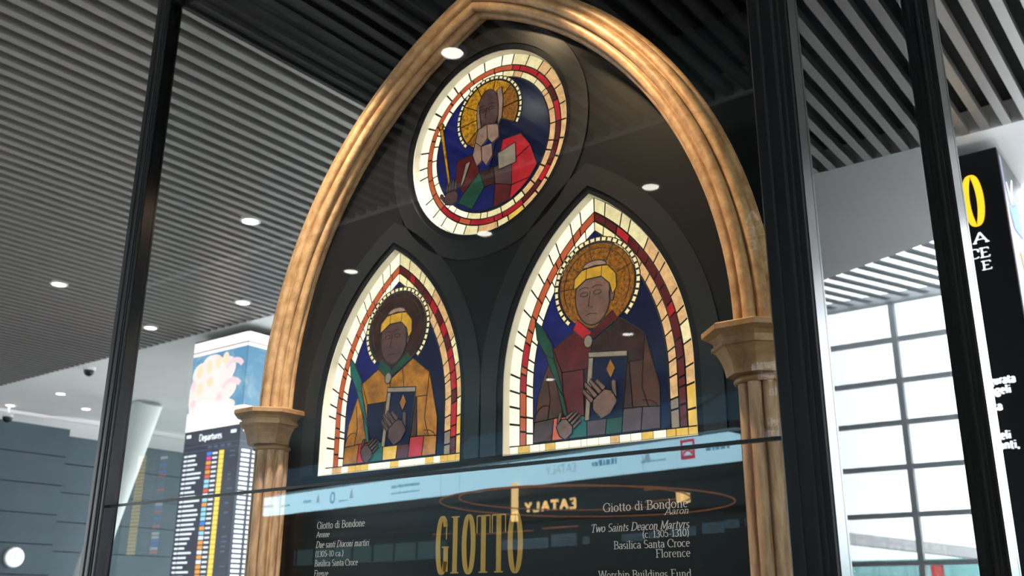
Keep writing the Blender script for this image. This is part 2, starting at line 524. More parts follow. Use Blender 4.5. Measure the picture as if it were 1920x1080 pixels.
G('n', .56, [ln((.14, 0), (.14, XH)), [(.14, .46)] + arc(.29, .46, .14, .18, 150, 0, 8) + [(.43, 0)]], sb(.14, .43, h=.09) + [(.09, XH, .06)])
G('o', .52, [arc(.26, .32, .20, .32, 0, 360, 20)])
G('p', .56, [ln((.14, -.3), (.14, XH)), arc(.30, .32, .18, .32, 0, 360, 18)], sb(.14, y=-.3, h=.09) + [(.09, XH, .06)])
G('r', .40, [ln((.14, 0), (.14, XH)), [(.14, .44)] + arc(.28, .44, .13, .19, 150, 50, 6)], sb(.14, h=.1) + [(.09, XH, .06)])
G('s', .40, [arc(.20, .47, .13, .17, 40, 270, 10) + arc(.20, .16, .14, .16, 90, -140, 10)[1:]])
G('t', .34, [[(.15, .86), (.15, .14)] + arc(.25, .13, .10, .13, 180, 300, 6), ln((.03, XH), (.30, XH))])
G('u', .56, [[(.13, XH), (.13, .18)] + arc(.27, .18, .14, .18, 180, 330, 8) + [(.42, .2)], ln((.42, 0), (.42, XH))], [(.09, XH, .06), (.37, XH, .06), (.46, 0, .05)])
G('v', .50, [ln((.05, XH), (.25, 0)), ln((.25, 0), (.45, XH))], sb(.07, .43, y=XH, h=.08))
G('w', .72, [ln((.04, XH), (.20, 0)), ln((.20, 0), (.36, XH)), ln((.36, XH), (.52, 0)), ln((.52, 0), (.68, XH))], sb(.06, .66, y=XH, h=.08))
G('y', .50, [ln((.05, XH), (.25, 0)), ln((.45, XH), (.25, 0), (.15, -.28), (.06, -.28))], sb(.07, .43, y=XH, h=.08))
G('z', .46, [ln((.06, XH), (.39, XH), (.06, 0), (.40, 0))])
G('0', .54, [arc(.27, .48, .20, .48, 0, 360, 20)])
G('1', .40, [ln((.10, .82), (.22, .96), (.22, 0))], sb(.22, h=.12))
G('3', .50, [arc(.24, .73, .17, .23, 150, -80, 12) + arc(.23, .25, .20, .26, 80, -150, 12)])
G('5', .50, [ln((.42, .96), (.14, .96), (.11, .55)) + arc(.23, .30, .19, .30, 110, -150, 14)])
G('(', .32, [arc(.36, .42, .24, .62, 115, 245, 10)])
G(')', .32, [arc(-.04, .42, .24, .62, 65, -65, 10)])
G('-', .36, [ln((.06, .32), (.30, .32))])
G('.', .24, [ln((.12, 0), (.12, .09))])
G(',', .24, [ln((.13, .09), (.07, -.14))])
G(' ', .32, [])


def text_width(s, track=0.0):
    return sum(GL[c][0] + track for c in s) - track


def write(mb, s, o, u, w, x0, z0, height, width=None, thick=.085, thin=.035, serif=True, track=0.0, align='L', mi=0, depth=0.0, slant=0.0):
    """write s with its baseline at x0,z0 in the plane o,u,w; cap height and total width in metres; pen widths in cap heights"""
    tw = text_width(s, track)
    sx = (width / tw) if width else height
    sz = height
    x = x0 - (tw * sx if align == 'R' else tw * sx / 2 if align == 'C' else 0)

    def hw(dx, dz):
        return height * (thin + (thick - thin) * abs(dz) ** 1.5) / 2
    for c in s:
        adv, strokes, serifs = GL[c]
        for st in strokes:
            pts = [(x + (px + slant * pz) * sx, z0 + pz * sz) for px, pz in st]
            mb.ribbon(o, u, w, pts, hw, mi, depth=depth)
        if serif:
            for px, pz, h in serifs:
                mb.ribbon(o, u, w, [(x + (px + slant * pz - h) * sx, z0 + pz * sz), (x + (px + slant * pz + h) * sx, z0 + pz * sz)], lambda a, b: height * max(thin, .03) / 2, mi, depth=depth)
        x += (adv + track) * sx


EX, EZ = (1, 0, 0), (0, 0, 1)

# ================================================================== the hall
HZ = 6.6
box_structure('floor', M['floor'], -30.3, 13, -23, 23, -0.1, 0)

# slatted ceiling: long grey slats under a black void, running away from the viewer
b = MB()
x = -25.9
while x < 11.9:
    b.box(x - 0.045, x + 0.045, -3.62, 10.72, HZ, HZ + 0.10)
    x += 0.212
structure(b.build('ceiling', M['slat']))
box_structure('ceiling_void', M['void'], -26, 12, -3.62, 10.75, HZ + 0.28, HZ + 0.34)
# soffits around the slats
b = MB()
zs = (HZ, HZ + 0.5)


def bound(x):
    return min(16.3, max(10.76, 14.7 + (x - 3.38) * 0.414))


P = [(-28.0, 10.72), (12, 10.72), (12, 16.3), (7.2, 16.3)] + [(xx, bound(xx)) for xx in (3.38, -6.1)] + [(-12, 13.6), (-28.0, 13.6)]
n = len(P)
b.add([(px, py, zs[0]) for px, py in P] + [(px, py, zs[1]) for px, py in P], [tuple(range(n - 1, -1, -1)), tuple(range(n, 2 * n))] + [(i, (i + 1) % n, (i + 1) % n + n, i + n) for i in range(n)])
structure(b.build('ceiling_soffit', M['soffit']))
box_structure('ceiling_strip', M['soffit'], -28, -12, 13.6, 23, HZ + 0.02, HZ + 0.3)
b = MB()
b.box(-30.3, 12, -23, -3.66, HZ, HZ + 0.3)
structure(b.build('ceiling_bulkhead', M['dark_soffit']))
box_structure('trim_1', M['soffit'], -26, 12, -3.66, -3.62, HZ - 0.03, HZ + 0.5)
# diagonal louvres below an open skylight by the window
b = MB()
dv = Vector((-0.371, 0.928, 0))
nv = Vector((0.928, 0.371, 0))
for i in range(-60, 60):
    base = Vector((3.38, 14.7, 0)) + nv * (i * 0.287)
    t1 = (16.28 - base.y) / dv.y
    t0 = 0.02
    if base.y < 10.9 or t1 < 0.1 or base.x > 12:
        continue
    a, e = base + dv * t0, base + dv * t1
    q = nv * 0.06
    b.add([a - q + Vector((0, 0, HZ)), a + q + Vector((0, 0, HZ)), e + q + Vector((0, 0, HZ)), e - q + Vector((0, 0, HZ)),
           a - q + Vector((0, 0, HZ + .02)), a + q + Vector((0, 0, HZ + .02)), e + q + Vector((0, 0, HZ + .02)), e - q + Vector((0, 0, HZ + .02))],
          [(3, 2, 1, 0), (4, 5, 6, 7), (0, 1, 5, 4), (2, 3, 7, 6), (1, 2, 6, 5), (3, 0, 4, 7)])
structure(b.build('ceiling_louvres', M['louvre']))

# walls
b = MB()
for r in range(9):
    z0 = 6.25 - 0.775 * (r + 1)
    b.box(-26.3, -26, 2, 13.87, max(0, z0 + 0.025), z0 + 0.775)
    b.box(-26.5, -26.2, 13.87, 23, max(0, z0 - 0.15 + 0.025), z0 + 0.775 - 0.15)
b.box(-26.6, -26.04, 2, 13.87, 0, 6.23, 1)
b.box(-26.7, -26.24, 13.87, 23, 0, 6.08, 1)
structure(b.build('wall_left', [M['bluewall'], M['bluegroove']]))
box_structure('wall_left_upper', M['soffit'], -27.2, -26.9, 2, 23, 6.0, HZ + 0.5)
box_structure('wall_left_rear', M['hall'], -30.3, -30, -23, -11, 0, HZ)
box_structure('wall_left_return', M['white'], -30, -26.2, 2.0, 2.3, 0, HZ)
box_structure('wall_back', M['hall'], -30.3, 12.3, -23.3, -23, 0, HZ)
box_structure('wall_far_return', M['white'], -12.3, -12, 16.5, 23, 0, HZ + 0.3)


def facade(name, along, fixed, lo, hi, first, step, rows):
    """glazed facade: one frame mesh and one glass mesh"""
    f = MB()
    g = MB()
    bx = (lambda a0, a1, d0, d1, z0, z1, mb: mb.box(a0, a1, fixed + d0, fixed + d1, z0, z1)) if along == 'x' else (lambda a0, a1, d0, d1, z0, z1, mb: mb.box(fixed + d0, fixed + d1, a0, a1, z0, z1))
    a = first
    while a - step > lo:
        a -= step
    while a < hi:
        bx(a - 0.043, a + 0.043, -0.06, 0.06, 0, HZ, f)
        a += step
    for z in rows:
        bx(lo, hi, -0.05, 0.05, z - 0.037, z + 0.037, f)
    bx(lo, hi, -0.08, 0.08, HZ - 0.03, HZ + 0.12, f)
    bx(lo, hi, -0.08, 0.08, 0, 0.12, f)
    o = structure(f.build(name, M['frame']))
    bx(lo, hi, -0.008, 0.008, 0.1, HZ, g)
    structure(g.build(name + '_glass', M['window_glass'], o))
    return o


box_structure('wall_block_rear_right', M['hall'], 7.5, 12.3, 16.3, 16.6, 0, HZ)  # unseen wall added to block daylight from the right slats
facade('window_1', 'x', 16.41, -12, 7.5, 2.75, 2.2, (5.93, 5.23, 4.54, 3.82, 3.07, 2.33, 1.60, 0.86))
box_structure('wall_right', M['hall'], 12, 12.3, -3.0, 16.4, 0, HZ)
facade('window_added_right', 'y', 12.1, -23.0, -3.0, -6.0, 2.2, (5.93, 5.23, 4.54, 3.82, 3.07, 2.33, 1.60, 0.86))  # added unseen glazing, brings daylight to the arch from right front

facade('window_added_far', 'x', 23.1, -28, -12, -20.0, 2.2, (5.93, 4.54, 3.07, 1.60))  # added unseen glazing that brightens the slate wall
facade('window_added_left', 'y', -30.15, -11.0, 2.0, -5.0, 2.2, (5.93, 4.54, 3.07, 1.60))  # added unseen glazing, fill daylight from the left rear

# outside, beyond the glazing
box_structure('exterior_apron', M['asphalt'], -60, 80, 24, 120, -0.3, -0.2)
r = thing('terminal_canopy', (12, 45, 0), 'long pale sloping canopy roof outside the window grid', 'canopy')
b = MB()
b.add([(16.5, 44, 5.4), (4.5, 44, 3.55), (4.5, 48, 3.55), (16.5, 48, 5.4), (16.5, 44, 4.9), (4.5, 44, 3.15), (4.5, 48, 3.15), (16.5, 48, 4.9)],
      [(0, 1, 2, 3), (7, 6, 5, 4), (0, 4, 5, 1), (1, 5, 6, 2), (2, 6, 7, 3), (3, 7, 4, 0)])
b.build('roof_slab', M['pale'], r, True)
for xx in (6, 15):
    b = MB()
    b.bar((xx, 46, -0.2), (xx, 46, 4.6 if xx > 10 else 3.3), 0.15)
    b.build('support', M['pale'], r)
b = MB()
b.box(4, 18, 52, 53, -0.2, 4.1)
for i in range(8):
    b.box(4.2 + i * 1.75, 4.32 + i * 1.75, 51.9, 52, -0.2, 4.1)
tag(b.build('glazed_building', M['teal']), 'low teal glazed building outside beyond the pale canopy', 'building')
b = MB()
b.box(9.75, 10.2, 44.6, 44.9, 1.8, 3.5)
b.bar((9.97, 44.75, -0.2), (9.97, 44.75, 1.8), 0.05)
tag(b.build('roadside_board', M['redsign']), 'small red board standing outside the window grid', 'sign')

# ------------------------------------------------------------------ leaning column
b = MB()
b.bar((-25.4, 14.0, 0), (-22.55, 14.0, 6.62), 0.30, 32, r2=0.36)
tag(structure(b.build('leaning_column', M['white'])), 'white round column leaning in front of the slate blue wall', 'column')

# ------------------------------------------------------------------ downlights
def downlight(loc, label, group):
    r = thing('ceiling_downlight', loc, label, 'ceiling light', group)
    b = MB()
    x, y, z = loc
    prof = [(0.14, -0.012), (0.105, -0.016), (0.10, 0.02), (0.14, 0.02)]
    v = []
    n = 24
    for rr, h in prof:
        v += [(x + rr * math.cos(2 * PI * i / n), y + rr * math.sin(2 * PI * i / n), z + h) for i in range(n)]
    b.add(v, [(j * n + i, ((j + 1) % 4) * n + i, ((j + 1) % 4) * n + (i + 1) % n, j * n + (i + 1) % n) for j in range(4) for i in range(n)], 0, False)
    b.build('trim_ring', M['ring'], r, True)
    b = MB()
    b.lathe((x, y, z), [(0.102, 0.02), (0.102, -0.008), (0.09, -0.013)], 24)
    b.build('lens', M['lens'], r, True)
    return r


DL = [(-16.16, 9.88, 'slat ceiling light right beside the left black post, near the white soffit edge', 'lights in the slatted ceiling'),
      (-13.45, 9.90, 'slat ceiling light above the picture tower, closest to the gold arch', 'lights in the slatted ceiling'),
      (-15.06, 7.48, 'slat ceiling light to the left of the left black post', 'lights in the slatted ceiling'),
      (-10.33, 7.60, 'slat ceiling light beside the rising left flank of the gold arch', 'lights in the slatted ceiling'),
      (-23.27, 12.03, 'soffit light beside the small dark dome camera', 'lights in the white soffit'),
      (-25.75, 12.02, 'soffit light at the picture edge above the slate wall', 'lights in the white soffit'),
      (-24.57, 13.45, 'soffit light half hidden by the left black post', 'lights in the white soffit'),
      (-5.37, -1.29, 'light reflected left of the round window, under the arch point', 'lights mirrored in the front glass'),
      (-5.41, -5.10, 'light reflected right of the round window, above the right pointed window', 'lights mirrored in the front glass'),
      (-8.06, -5.10, 'light reflected just under the round window', 'lights mirrored in the front glass'),
      (-10.75, -5.12, 'light reflected left of the left pointed window top', 'lights mirrored in the front glass'),
      (-9.16, -10.80, 'small light reflected over the brown robe of the right pointed window', 'lights mirrored in the front glass'),
      (-12.58, -13.07, 'small light reflected at the left side of the right pointed window', 'lights mirrored in the front glass')]
first = None
for x, y, lab, grp in DL:
    if first is None:
        first = downlight((x, y, HZ), lab, grp)
    else:
        c = copy_tree(first, (x, y, HZ), lab)
        c['group'] = grp

# ------------------------------------------------------------------ security cameras and wall lamp
def dome_camera(loc, label, s=1.0):
    x, y, z = loc
    r = thing('dome_camera', loc, label, 'security camera', 'dome cameras')
    b = MB()
    b.lathe(loc, [(0.13 * s, 0), (0.13 * s, -0.04 * s), (0.12 * s, -0.07 * s), (0.05 * s, -0.075 * s)], 24)
    b.build('housing', M['white'], r, True)
    b = MB()
    prof = [(0.115 * s * math.cos(t * PI / 16), -0.07 * s - 0.13 * s * math.sin(t * PI / 16)) for t in range(8)] + [(0.004, -0.201 * s)]
    b.lathe(loc, prof, 24)
    b.build('dome', M['dome'], r, True)
    return r


dome_camera((-20.1, 10.95, HZ), 'dark dome camera hanging from the white soffit near the slat edge', 1.0)
o = dome_camera((-25.75, 12.0, 6.36), 'dark dome camera at the picture edge in front of the slate wall', 1.1)
b = MB()
b.bar((-25.75, 12.0, HZ + 0.02), (-25.75, 12.0, 6.35), 0.03)
b.build('stem', M['white'], o)
r = thing('wall_lamp', (-26, 12.86, 2.8), 'round white lit wall lamp with a grid on the slate blue wall', 'wall lamp')
b = MB()
b.lathe((-26, 12.86, 2.8), [(0.26, 0), (0.26, 0.05), (0.24, 0.07)], 32, axis='X')
b.build('housing', M['ring'], r, True)
b = MB()
b.lathe((-26, 12.86, 2.8), [(0.235, 0.06), (0.235, 0.075), (0.20, 0.09)], 32, axis='X')
b.build('diffuser', mat('lit frosted diffuser', (236, 238, 240), 0.5, emit=0.75, ergb=(238, 240, 244)), r, True)
b = MB()
for k in (-0.1, 0.0, 0.1):
    h = math.sqrt(0.2 ** 2 - k * k)
    b.box(-25.915, -25.9, 12.86 + k - 0.006, 12.86 + k + 0.006, 2.8 - h, 2.8 + h)
    b.box(-25.915, -25.9, 12.86 - h, 12.86 + h, 2.8 + k - 0.006, 2.8 + k + 0.006)
b.build('grille', M['ring'], r)

# ================================================================== screen towers
TW = 1.64


def tower(cx, cy, facing, label, kind, z_top=6.47, plain=False):
    """square tower of lit screens hung from the ceiling; facing = -1 shows its front towards the camera side, +1 the other way"""
    r = thing('screen_tower', (cx, cy, 0), label, 'information screen', 'screen towers in the hall')
    h = TW / 2
    b = MB()
    b.bevbox(cx - h, cx + h, cy - h, cy + h, 0, z_top, 0.006)
    b.build('cabinet', M['led_black'], r)
    b = MB()
    b.box(cx - 0.3, cx + 0.3, cy - 0.3, cy + 0.3, z_top, HZ + 0.1)
    b.build('hanger', M['black'], r)
    # frames of the front and the side face: origin at lower left of the face, u to the reader's right
    if facing < 0:
        front = ((cx - h, cy - h - 0.004, 0), (1, 0, 0), EZ)
        side = ((cx + h + 0.004, cy - h, 0), (0, 1, 0), EZ)
    else:
        front = ((cx + h, cy + h + 0.004, 0), (-1, 0, 0), EZ)
        side = ((cx - h - 0.004, cy + h, 0), (0, -1, 0), EZ)
    rnd = random.Random(int(abs(cx * 100)))
    if kind == 'board':
        for nm, F in (('front', front), ('side', side)):
            b = MB()
            b.quad(*F, 0.0, 5.05, TW, 6.44, 0)
            q = (Vector(F[0]) + Vector(F[1]).cross(Vector(EZ)) * 0.003, F[1], F[2])
            b.quad(*q, 0.0, 4.72, TW, 5.07, 1)
            b.quad(*q, 0.0, 6.17, TW, 6.232, 1)
            b.quad(*q, 0.0, 6.232, TW, 6.252, 2)
            b.quad(*q, 0.0, 6.252, TW, 6.44, 1)
            if nm == 'front':
                def blob(pts, mi, lift):
                    o_, u_, w_ = Vector(F[0]) + Vector(F[1]).cross(Vector(EZ)) * lift, Vector(F[1]), Vector(F[2])
                    b.add([o_ + u_ * px + w_ * pz for px, pz in pts], [tuple(range(len(pts)))], mi)
                for cx_, cz_, rx, rz in ((.78, 5.70, .50, .36), (.46, 5.52, .46, .34), (.72, 5.12, .70, .16), (.12, 5.34, .12, .30), (.95, 5.45, .46, .26), (.72, 5.24, .50, .20), (.30, 5.80, .26, .22), (.16, 5.42, .16, .24), (1.10, 5.82, .24, .22), (.62, 5.98, .30, .16)):
                    blob(ell_poly(cx_, cz_, rx, rz, 22), 3, 0.001 + .0002 * cx_)
                for cx_, cz_, rx, rz in ((.26, 5.86, .10, .13), (.54, 5.92, .09, .13), (.80, 5.98, .09, .12), (1.02, 6.02, .09, .12), (.30, 5.52, .10, .12), (.60, 5.62, .10, .10)):
                    blob(ell_poly(cx_, cz_, rx, rz, 18), 4, 0.0016)
                for pts in (arc(1.30, 5.78, .24, .16, 170, 20, 10), arc(1.26, 5.40, .26, .17, 165, 25, 10)):
                    b.ribbon(Vector(F[0]) + Vector(F[1]).cross(Vector(EZ)) * 0.002, F[1], F[2], pts, lambda a_, c_: .052, 5)
                for cx_, cz_, rx, rz in ((.10, 5.60, .07, .12), (.14, 5.25, .10, .08), (.92, 5.30, .09, .08)):
                    blob(ell_poly(cx_, cz_, rx, rz, 18), 5, 0.0018)
            b.build('picture_screen', [M['cloud'], M['led_border'], M['led_brown'], M['led_puff'], M['led_peach'], M['led_rose']], r)
            b = MB()
            b.quad(*F, 0.0, 0.9, TW, 4.72, 0)
            q = (Vector(F[0]) + Vector(F[1]).cross(Vector(EZ)) * 0.003, F[1], F[2])
            mats = [M['led_navy'], M['led_white'], M['led_yellow'], M['led_orange'], M['led_red'], M['led_blue'], M['led_pink'], M['led_cyan'], M['led_dim']]
            b.quad(*q, 0.02, 4.42, TW - 0.02, 4.43, 8)
            b.quad(*q, 0.02, 4.33, TW - 0.02, 4.34, 8)
            z = 4.24
            while z > 1.0:
                if nm == 'front':
                    w1 = rnd.uniform(.18, .5)
                    b.quad(*q, 0.05, z, 0.15, z + 0.036, 1)
                    b.quad(*q, 0.17, z, 0.17 + w1, z + 0.036, 1)
                    c = rnd.choice([3, 4, 7, 3, 5, 1, 7, 1, 5, 6, 3])
                    b.quad(*q, 0.74, z - 0.012, 0.88, z + 0.05, c)
                    b.quad(*q, 0.91, z, 1.05, z + 0.034, 1)
                    b.quad(*q, 1.10, z - 0.018, 1.24, z + 0.056, 2)
                    if rnd.random() < .5:
                        b.quad(*q, 1.40, z, 1.40 + rnd.uniform(.08, .18), z + 0.03, 8)
                else:
                    b.quad(*q, 0.06, z, 0.24, z + 0.046, 1)
                    b.quad(*q, 0.30, z, 0.30 + rnd.uniform(.16, .36), z + 0.046, 1)
                    b.quad(*q, 0.80, z, 0.80 + rnd.uniform(.16, .5), z + 0.034, 8)
                    b.quad(*q, 1.38, z - 0.014, 1.5, z + 0.054, 2)
                z -= 0.0825
            b.quad(*q, 0.06, 4.60, 0.20, 4.66, 1)
            b.quad(*q, 1.38, 4.58, 1.54, 4.64, 1)
            for x0 in (0.75, 0.92, 1.12, 1.3):
                b.quad(*q, x0, 4.36, x0 + 0.12, 4.40, 8)
            if nm == 'front':
                write(b, 'Departures', *q, 0.45, 4.52, 0.12, width=0.68, thick=.2, thin=.13, serif=False, mi=1)
            b.build('departures_screen', mats, r)
    else:
        b = MB()
        b.quad(*front, 0.01, 0.9, TW - 0.01, 6.45, 0)
        q = (Vector(front[0]) + Vector(front[1]).cross(Vector(EZ)) * 0.003, front[1], front[2])
        if not plain:
            big_word(b, q, 0.15, 5.62, 1.29, 0.57, 1)
        write(b, 'BASILICA', *q, 0.16, 5.41, 0.115, width=1.26, thick=.2, thin=.09, track=.25, mi=2)
        write(b, 'SANTA CROCE', *q, 0.16, 5.24, 0.105, width=1.26, thick=.2, thin=.09, mi=2)
        write(b, 'FIRENZE', *q, 0.16, 5.10, 0.095, width=1.26, thick=.2, thin=.09, track=.5, mi=2)
        for s, xr, z in (('inaugurata', 1.47, 3.855), ('angeli', 1.415, 3.75), ('vista', 1.31, 3.585), ('angeli', 1.35, 3.285), ('Santi,', 1.415, 3.185)):
            write(b, s, *q, xr, z, 0.085, width=0.043 * len(s), thick=.26, thin=.2, serif=False, mi=2, align='R')
        b.build('text_screen', [M['led_black'], M['led_gold'], M['led_white']], r)
        # side face: bright shapes on a pale ground
        b = MB()
        mats = [sky_picture('muted patchwork picture', (150, 132, 150), (176, 120, 110), (130, 150, 190), 0.55, 3.0, .4, .6), M['led_white'], M['led_blue'], M['led_orange'],
                sky_picture('greenish picture ground', (58, 72, 66), (96, 90, 84), (70, 100, 100), 0.6, 6.0), sky_picture('lavender picture ground', (170, 180, 220), (210, 205, 225), (150, 160, 210), 0.8, 2.4)]
        F = side
        q = (Vector(F[0]) + Vector(F[1]).cross(Vector(EZ)) * 0.003, F[1], F[2])
        q2 = (Vector(F[0]) + Vector(F[1]).cross(Vector(EZ)) * 0.006, F[1], F[2])
        b.quad(*F, 0.02, 0.9, TW, 6.44, 0)
        b.quad(*q, 0.03, 5.9, 0.9, 6.43, 4)
        b.quad(*q, 0.03, 0.95, 1.6, 4.9, 5)

        def pq(pts, mi, q_=q2):
            o_, u_, w_ = (Vector(t) for t in q_)
            b.add([o_ + u_ * px + w_ * pz for px, pz in pts], [tuple(range(len(pts)))], mi)
        pq([(.2, 6.12), (.3, 5.9), (.36, 5.9), (.62, 6.28), (.56, 6.28), (.34, 6.0), (.24, 6.14)], 1)
        pq([(.14, 5.86), (.36, 5.86), (.62, 6.0), (.74, 5.6), (.3, 5.6)], 2)
        pq([(.4, 5.36), (.9, 5.42), (.9, 5.2), (.5, 5.16)], 3)
        pq([(.03, 6.4), (.12, 6.4), (.34, 0.95), (.03, 0.95)], 5)
        pq([(.42, 4.9), (.6, 5.1), (.8, 4.2), (.5, 4.3)], 2)
        b.build('picture_screen', mats, r)
    return r


def big_word(mb, q, x0, z0, width, height, mi, depth=0.0):
    """GIOTTO in tall narrow serif capitals, thick uprights and hair-thin joins"""
    o, u, w = q
    k = width
    st, th = 0.056 * k, 0.013 * k

    def hw(dx, dz):
        return (th + (st - th) * abs(dz) ** 3) / 2
    H = height

    def up(x, z_a=0.0, z_b=1.0):
        mb.ribbon(o, u, w, [(x0 + x * k, z0 + z_a * H), (x0 + x * k, z0 + z_b * H)], lambda a, b_: st / 2, mi, depth=depth)

    def hair(*p):
        for a, b_ in zip(p, p[1:]):
            mb.ribbon(o, u, w, [(x0 + a[0] * k, z0 + a[1] * H), (x0 + b_[0] * k, z0 + b_[1] * H)], lambda q1, q2: th / 2, mi, depth=depth)

    def ell(cx, rx, a0, a1, n=36, zc=.5, rz=.52):
        mb.ribbon(o, u, w, [(x0 + px * k, z0 + pz * H) for px, pz in arc(cx, zc, rx, rz, a0, a1, n)], hw, mi, depth=depth)
    ell(.072, .05, 40, 325)                                   # G
    hair((.122, .60), (.122, .96))
    up(.118, .02, .46)
    hair((.07, .46), (.155, .46))
    up(.228)                                                  # I
    hair((.18, 1), (.276, 1))
    hair((.18, 0), (.276, 0))
    ell(.389, .053, 0, 360)                                   # O
    for cx in (.56, .735):                                    # T T
        up(cx)
        hair((cx - .075, .68), (cx - .075, .99), (cx + .075, .99), (cx + .075, .68))
        hair((cx - .05, 0), (cx + .05, 0))
    ell(.917, .056, 0, 360)                                   # O


tower(-15.18, 11.60, -1, 'departures screen tower with a pastel cloud picture, behind the left column', 'board')
tower(-2.52, 11.76, -1, 'black screen tower with gold and white lettering behind the right rear post', 'text')

r = thing('screen_tower', (-15.65, -6.06, 0), 'lower departures screen mirrored faintly in the glass beside the leaning column', 'information screen', 'screen towers in the hall')
b = MB()
b.bevbox(-16.47, -14.83, -6.88, -5.24, 0, 4.3, 0.006)
b.build('cabinet', M['led_black'], r)
b = MB()
q = ((-14.83, -5.236, 0), (-1, 0, 0), EZ)
rr = random.Random(4)
z = 4.16
while z > 2.45:
    b.quad(*q, 1.10, z - .016, 1.36, z + .036, 0)
    b.quad(*q, 0.78, z, 0.78 + rr.uniform(.14, .22), z + .026, 1)
    b.quad(*q, 0.44, z - .014, 0.66, z + .034, rr.choice([2, 2, 3, 4, 1, 2]) if z < 3.3 else rr.choice([1, 3, 1, 4, 2]))
    z -= 0.062
b.build('departures_screen', [M['led_yellow'], M['led_dim'], M['led_blue'], M['led_red'], M['led_white']], r)
tower(-3.19, -4.96, 1, 'lettered screen tower mirrored faintly in the glass over the right arch flank', 'text', plain=True)

# ================================================================== the display case
case = thing('display_case', (CX, 3.3, 0), 'large black framed glass display case around the gold arch', 'display case')
GY = 2.38           # plane of the front glass


def post(x0, x1, y0, y1, name='post'):
    b = MB()
    b.bevbox(x0, x1, y0, y1, 0, 4.72, 0.004)
    p = b.build(name, M['post'], case)
    g = MB()
    w = x1 - x0
    for fx, hw_ in ((0.30, .004), (0.64, .005), (0.80, .003)):
        g.box(x0 + w * fx - hw_, x0 + w * fx + hw_, y0 - 0.0025, y0 + 0.004, 0.3, 4.7)
    g.build('gasket', M['post_groove'], p)
    g = MB()
    g.box(x1 - 0.001, x1 + 0.003, y0 + 0.006, y0 + (y1 - y0) * 0.78, 0.3, 4.7)
    g.box(x1 - 0.001, x1 + 0.003, y0 + (y1 - y0) * 0.82, y1 - 0.003, 0.3, 4.7)
    g.build('metal_edge', M['post_side'], p)


post(-4.14, -4.024, 2.34, 2.415)
post(-0.948, -0.832, 2.34, 2.425)
post(-0.948, -0.832, 4.16, 4.34)
post(-4.14, -4.024, 4.16, 4.34)
b = MB()
b.box(-4.06, -0.90, 4.20, 4.26, 0.3, 4.60)
b.build('back_panel', M['caseblack'], case)
b = MB()
b.box(-4.03, -0.84, 2.34, 4.30, 4.60, 4.70)
x = -3.98
while x < -0.88:
    b.box(x, x + 0.05, 2.42, 4.2, 4.57, 4.60)
    x += 0.11
b.box(-4.03, -4.0, 2.34, 4.3, 4.56, 4.6)
b.build('roof', M['caseblack'], case)
b = MB()
b.box(-4.024, -0.948, 2.355, 2.40, 4.62, 4.72)
b.build('top_rail', M['post'], case)
b = MB()
b.box(-4.024, -0.948, 2.355, 2.40, 0.30, 0.36)
b.build('bottom_rail', M['post'], case)
b = MB()
b.box(-4.16, -0.81, 2.32, 4.36, 0, 0.30)
b.build('plinth', M['post'], case)
for z0, z1 in ((0.36, 2.012), (2.024, 4.62)):
    b = MB()
    b.box(-4.024, -0.948, GY - 0.005, GY + 0.005, z0, z1)
    b.build('front_pane', M['front_glass'], case)
b = MB()
b.box(-4.024, -0.948, GY - 0.006, GY + 0.006, 2.013, 2.023)
b.build('joint_strip', M['post'], case)
for xs_, ya, gm in ((-0.89, 2.425, 'side_glass'), (-4.08, 2.415, 'left_glass')):
    b = MB()
    b.box(xs_ - 0.005, xs_ + 0.005, ya, 4.16, 0.3, 4.56)
    b.build('side_pane', M[gm], case)
for k, (sx, sy, sz) in enumerate(SPOTS):
    r = thing('spotlight', (sx, sy, 4.56), ['left one of three small black spotlights under the case roof', 'middle one of three small black spotlights under the case roof',
                                            'right one of three small black spotlights under the case roof'][k], 'spotlight', 'spotlights in the case')
    b = MB()
    b.lathe((sx, sy, sz), [(0.035, 0.075), (0.035, -0.02), (0.042, -0.075), (0.036, -0.075), (0.03, -0.02)], 20)
    b.build('can', M['black'], r, True)
    b = MB()
    b.lathe((sx, sy, sz), [(0.029, -0.03), (0.029, -0.035)], 20)
    b.build('lens', M['lens'], r, True)

# ------------------------------------------------------------------ geometry of the pointed arch
A_OFF, A_C, A_R, SPR = 1.215, 0.66, 1.875, 2.465
TH = math.acos(A_C / A_R)


def arch_path(dr, z_spring, n=28):
    """left springing to right springing, radius changed by dr"""
    R_ = A_R + dr
    t = math.acos(A_C / R_)
    left = [(CX + A_C - R_ * math.cos(t * i / n), z_spring + R_ * math.sin(t * i / n)) for i in range(n + 1)]
    right = [(2 * CX - px, pz) for px, pz in left[::-1]]
    return left, right


def lobes(t):
    return 0.046 + 0.033 * abs(math.cos(4 * t)) ** 0.36


arch = thing('gilded_arch', (CX, 2.95, 0.3), 'gold stone pointed arch on two fluted columns inside the glass case', 'arch')
b = MB()
NP = 96
for side in (-1, 1):
    n = 48
    v = []
    for i in range(n + 1):
        t = TH * i / n
        # profile circle in the plane of the radius and y; last ring is sheared onto the centre plane for a mitred point
        for k in range(NP):
            a = 2 * PI * k / NP
            rr = lobes(a)
            R_ = A_R + rr * math.cos(a)
            tt = t * math.acos(A_C / R_) / TH
            px = A_C - R_ * math.cos(tt)
            pz = SPR + 0.02 + R_ * math.sin(tt)
            v.append((CX + (px if side < 0 else -px), 2.95 - rr * math.sin(a), pz))
    f = []
    for i in range(n):
        for k in range(NP):
            q = (i * NP + k, i * NP + (k + 1) % NP, (i + 1) * NP + (k + 1) % NP, (i + 1) * NP + k)
            f.append(q if side > 0 else q[::-1])
    b.add(v, f, 0, True)
b.build('arch_moulding', M['stone_arch'], arch, True)
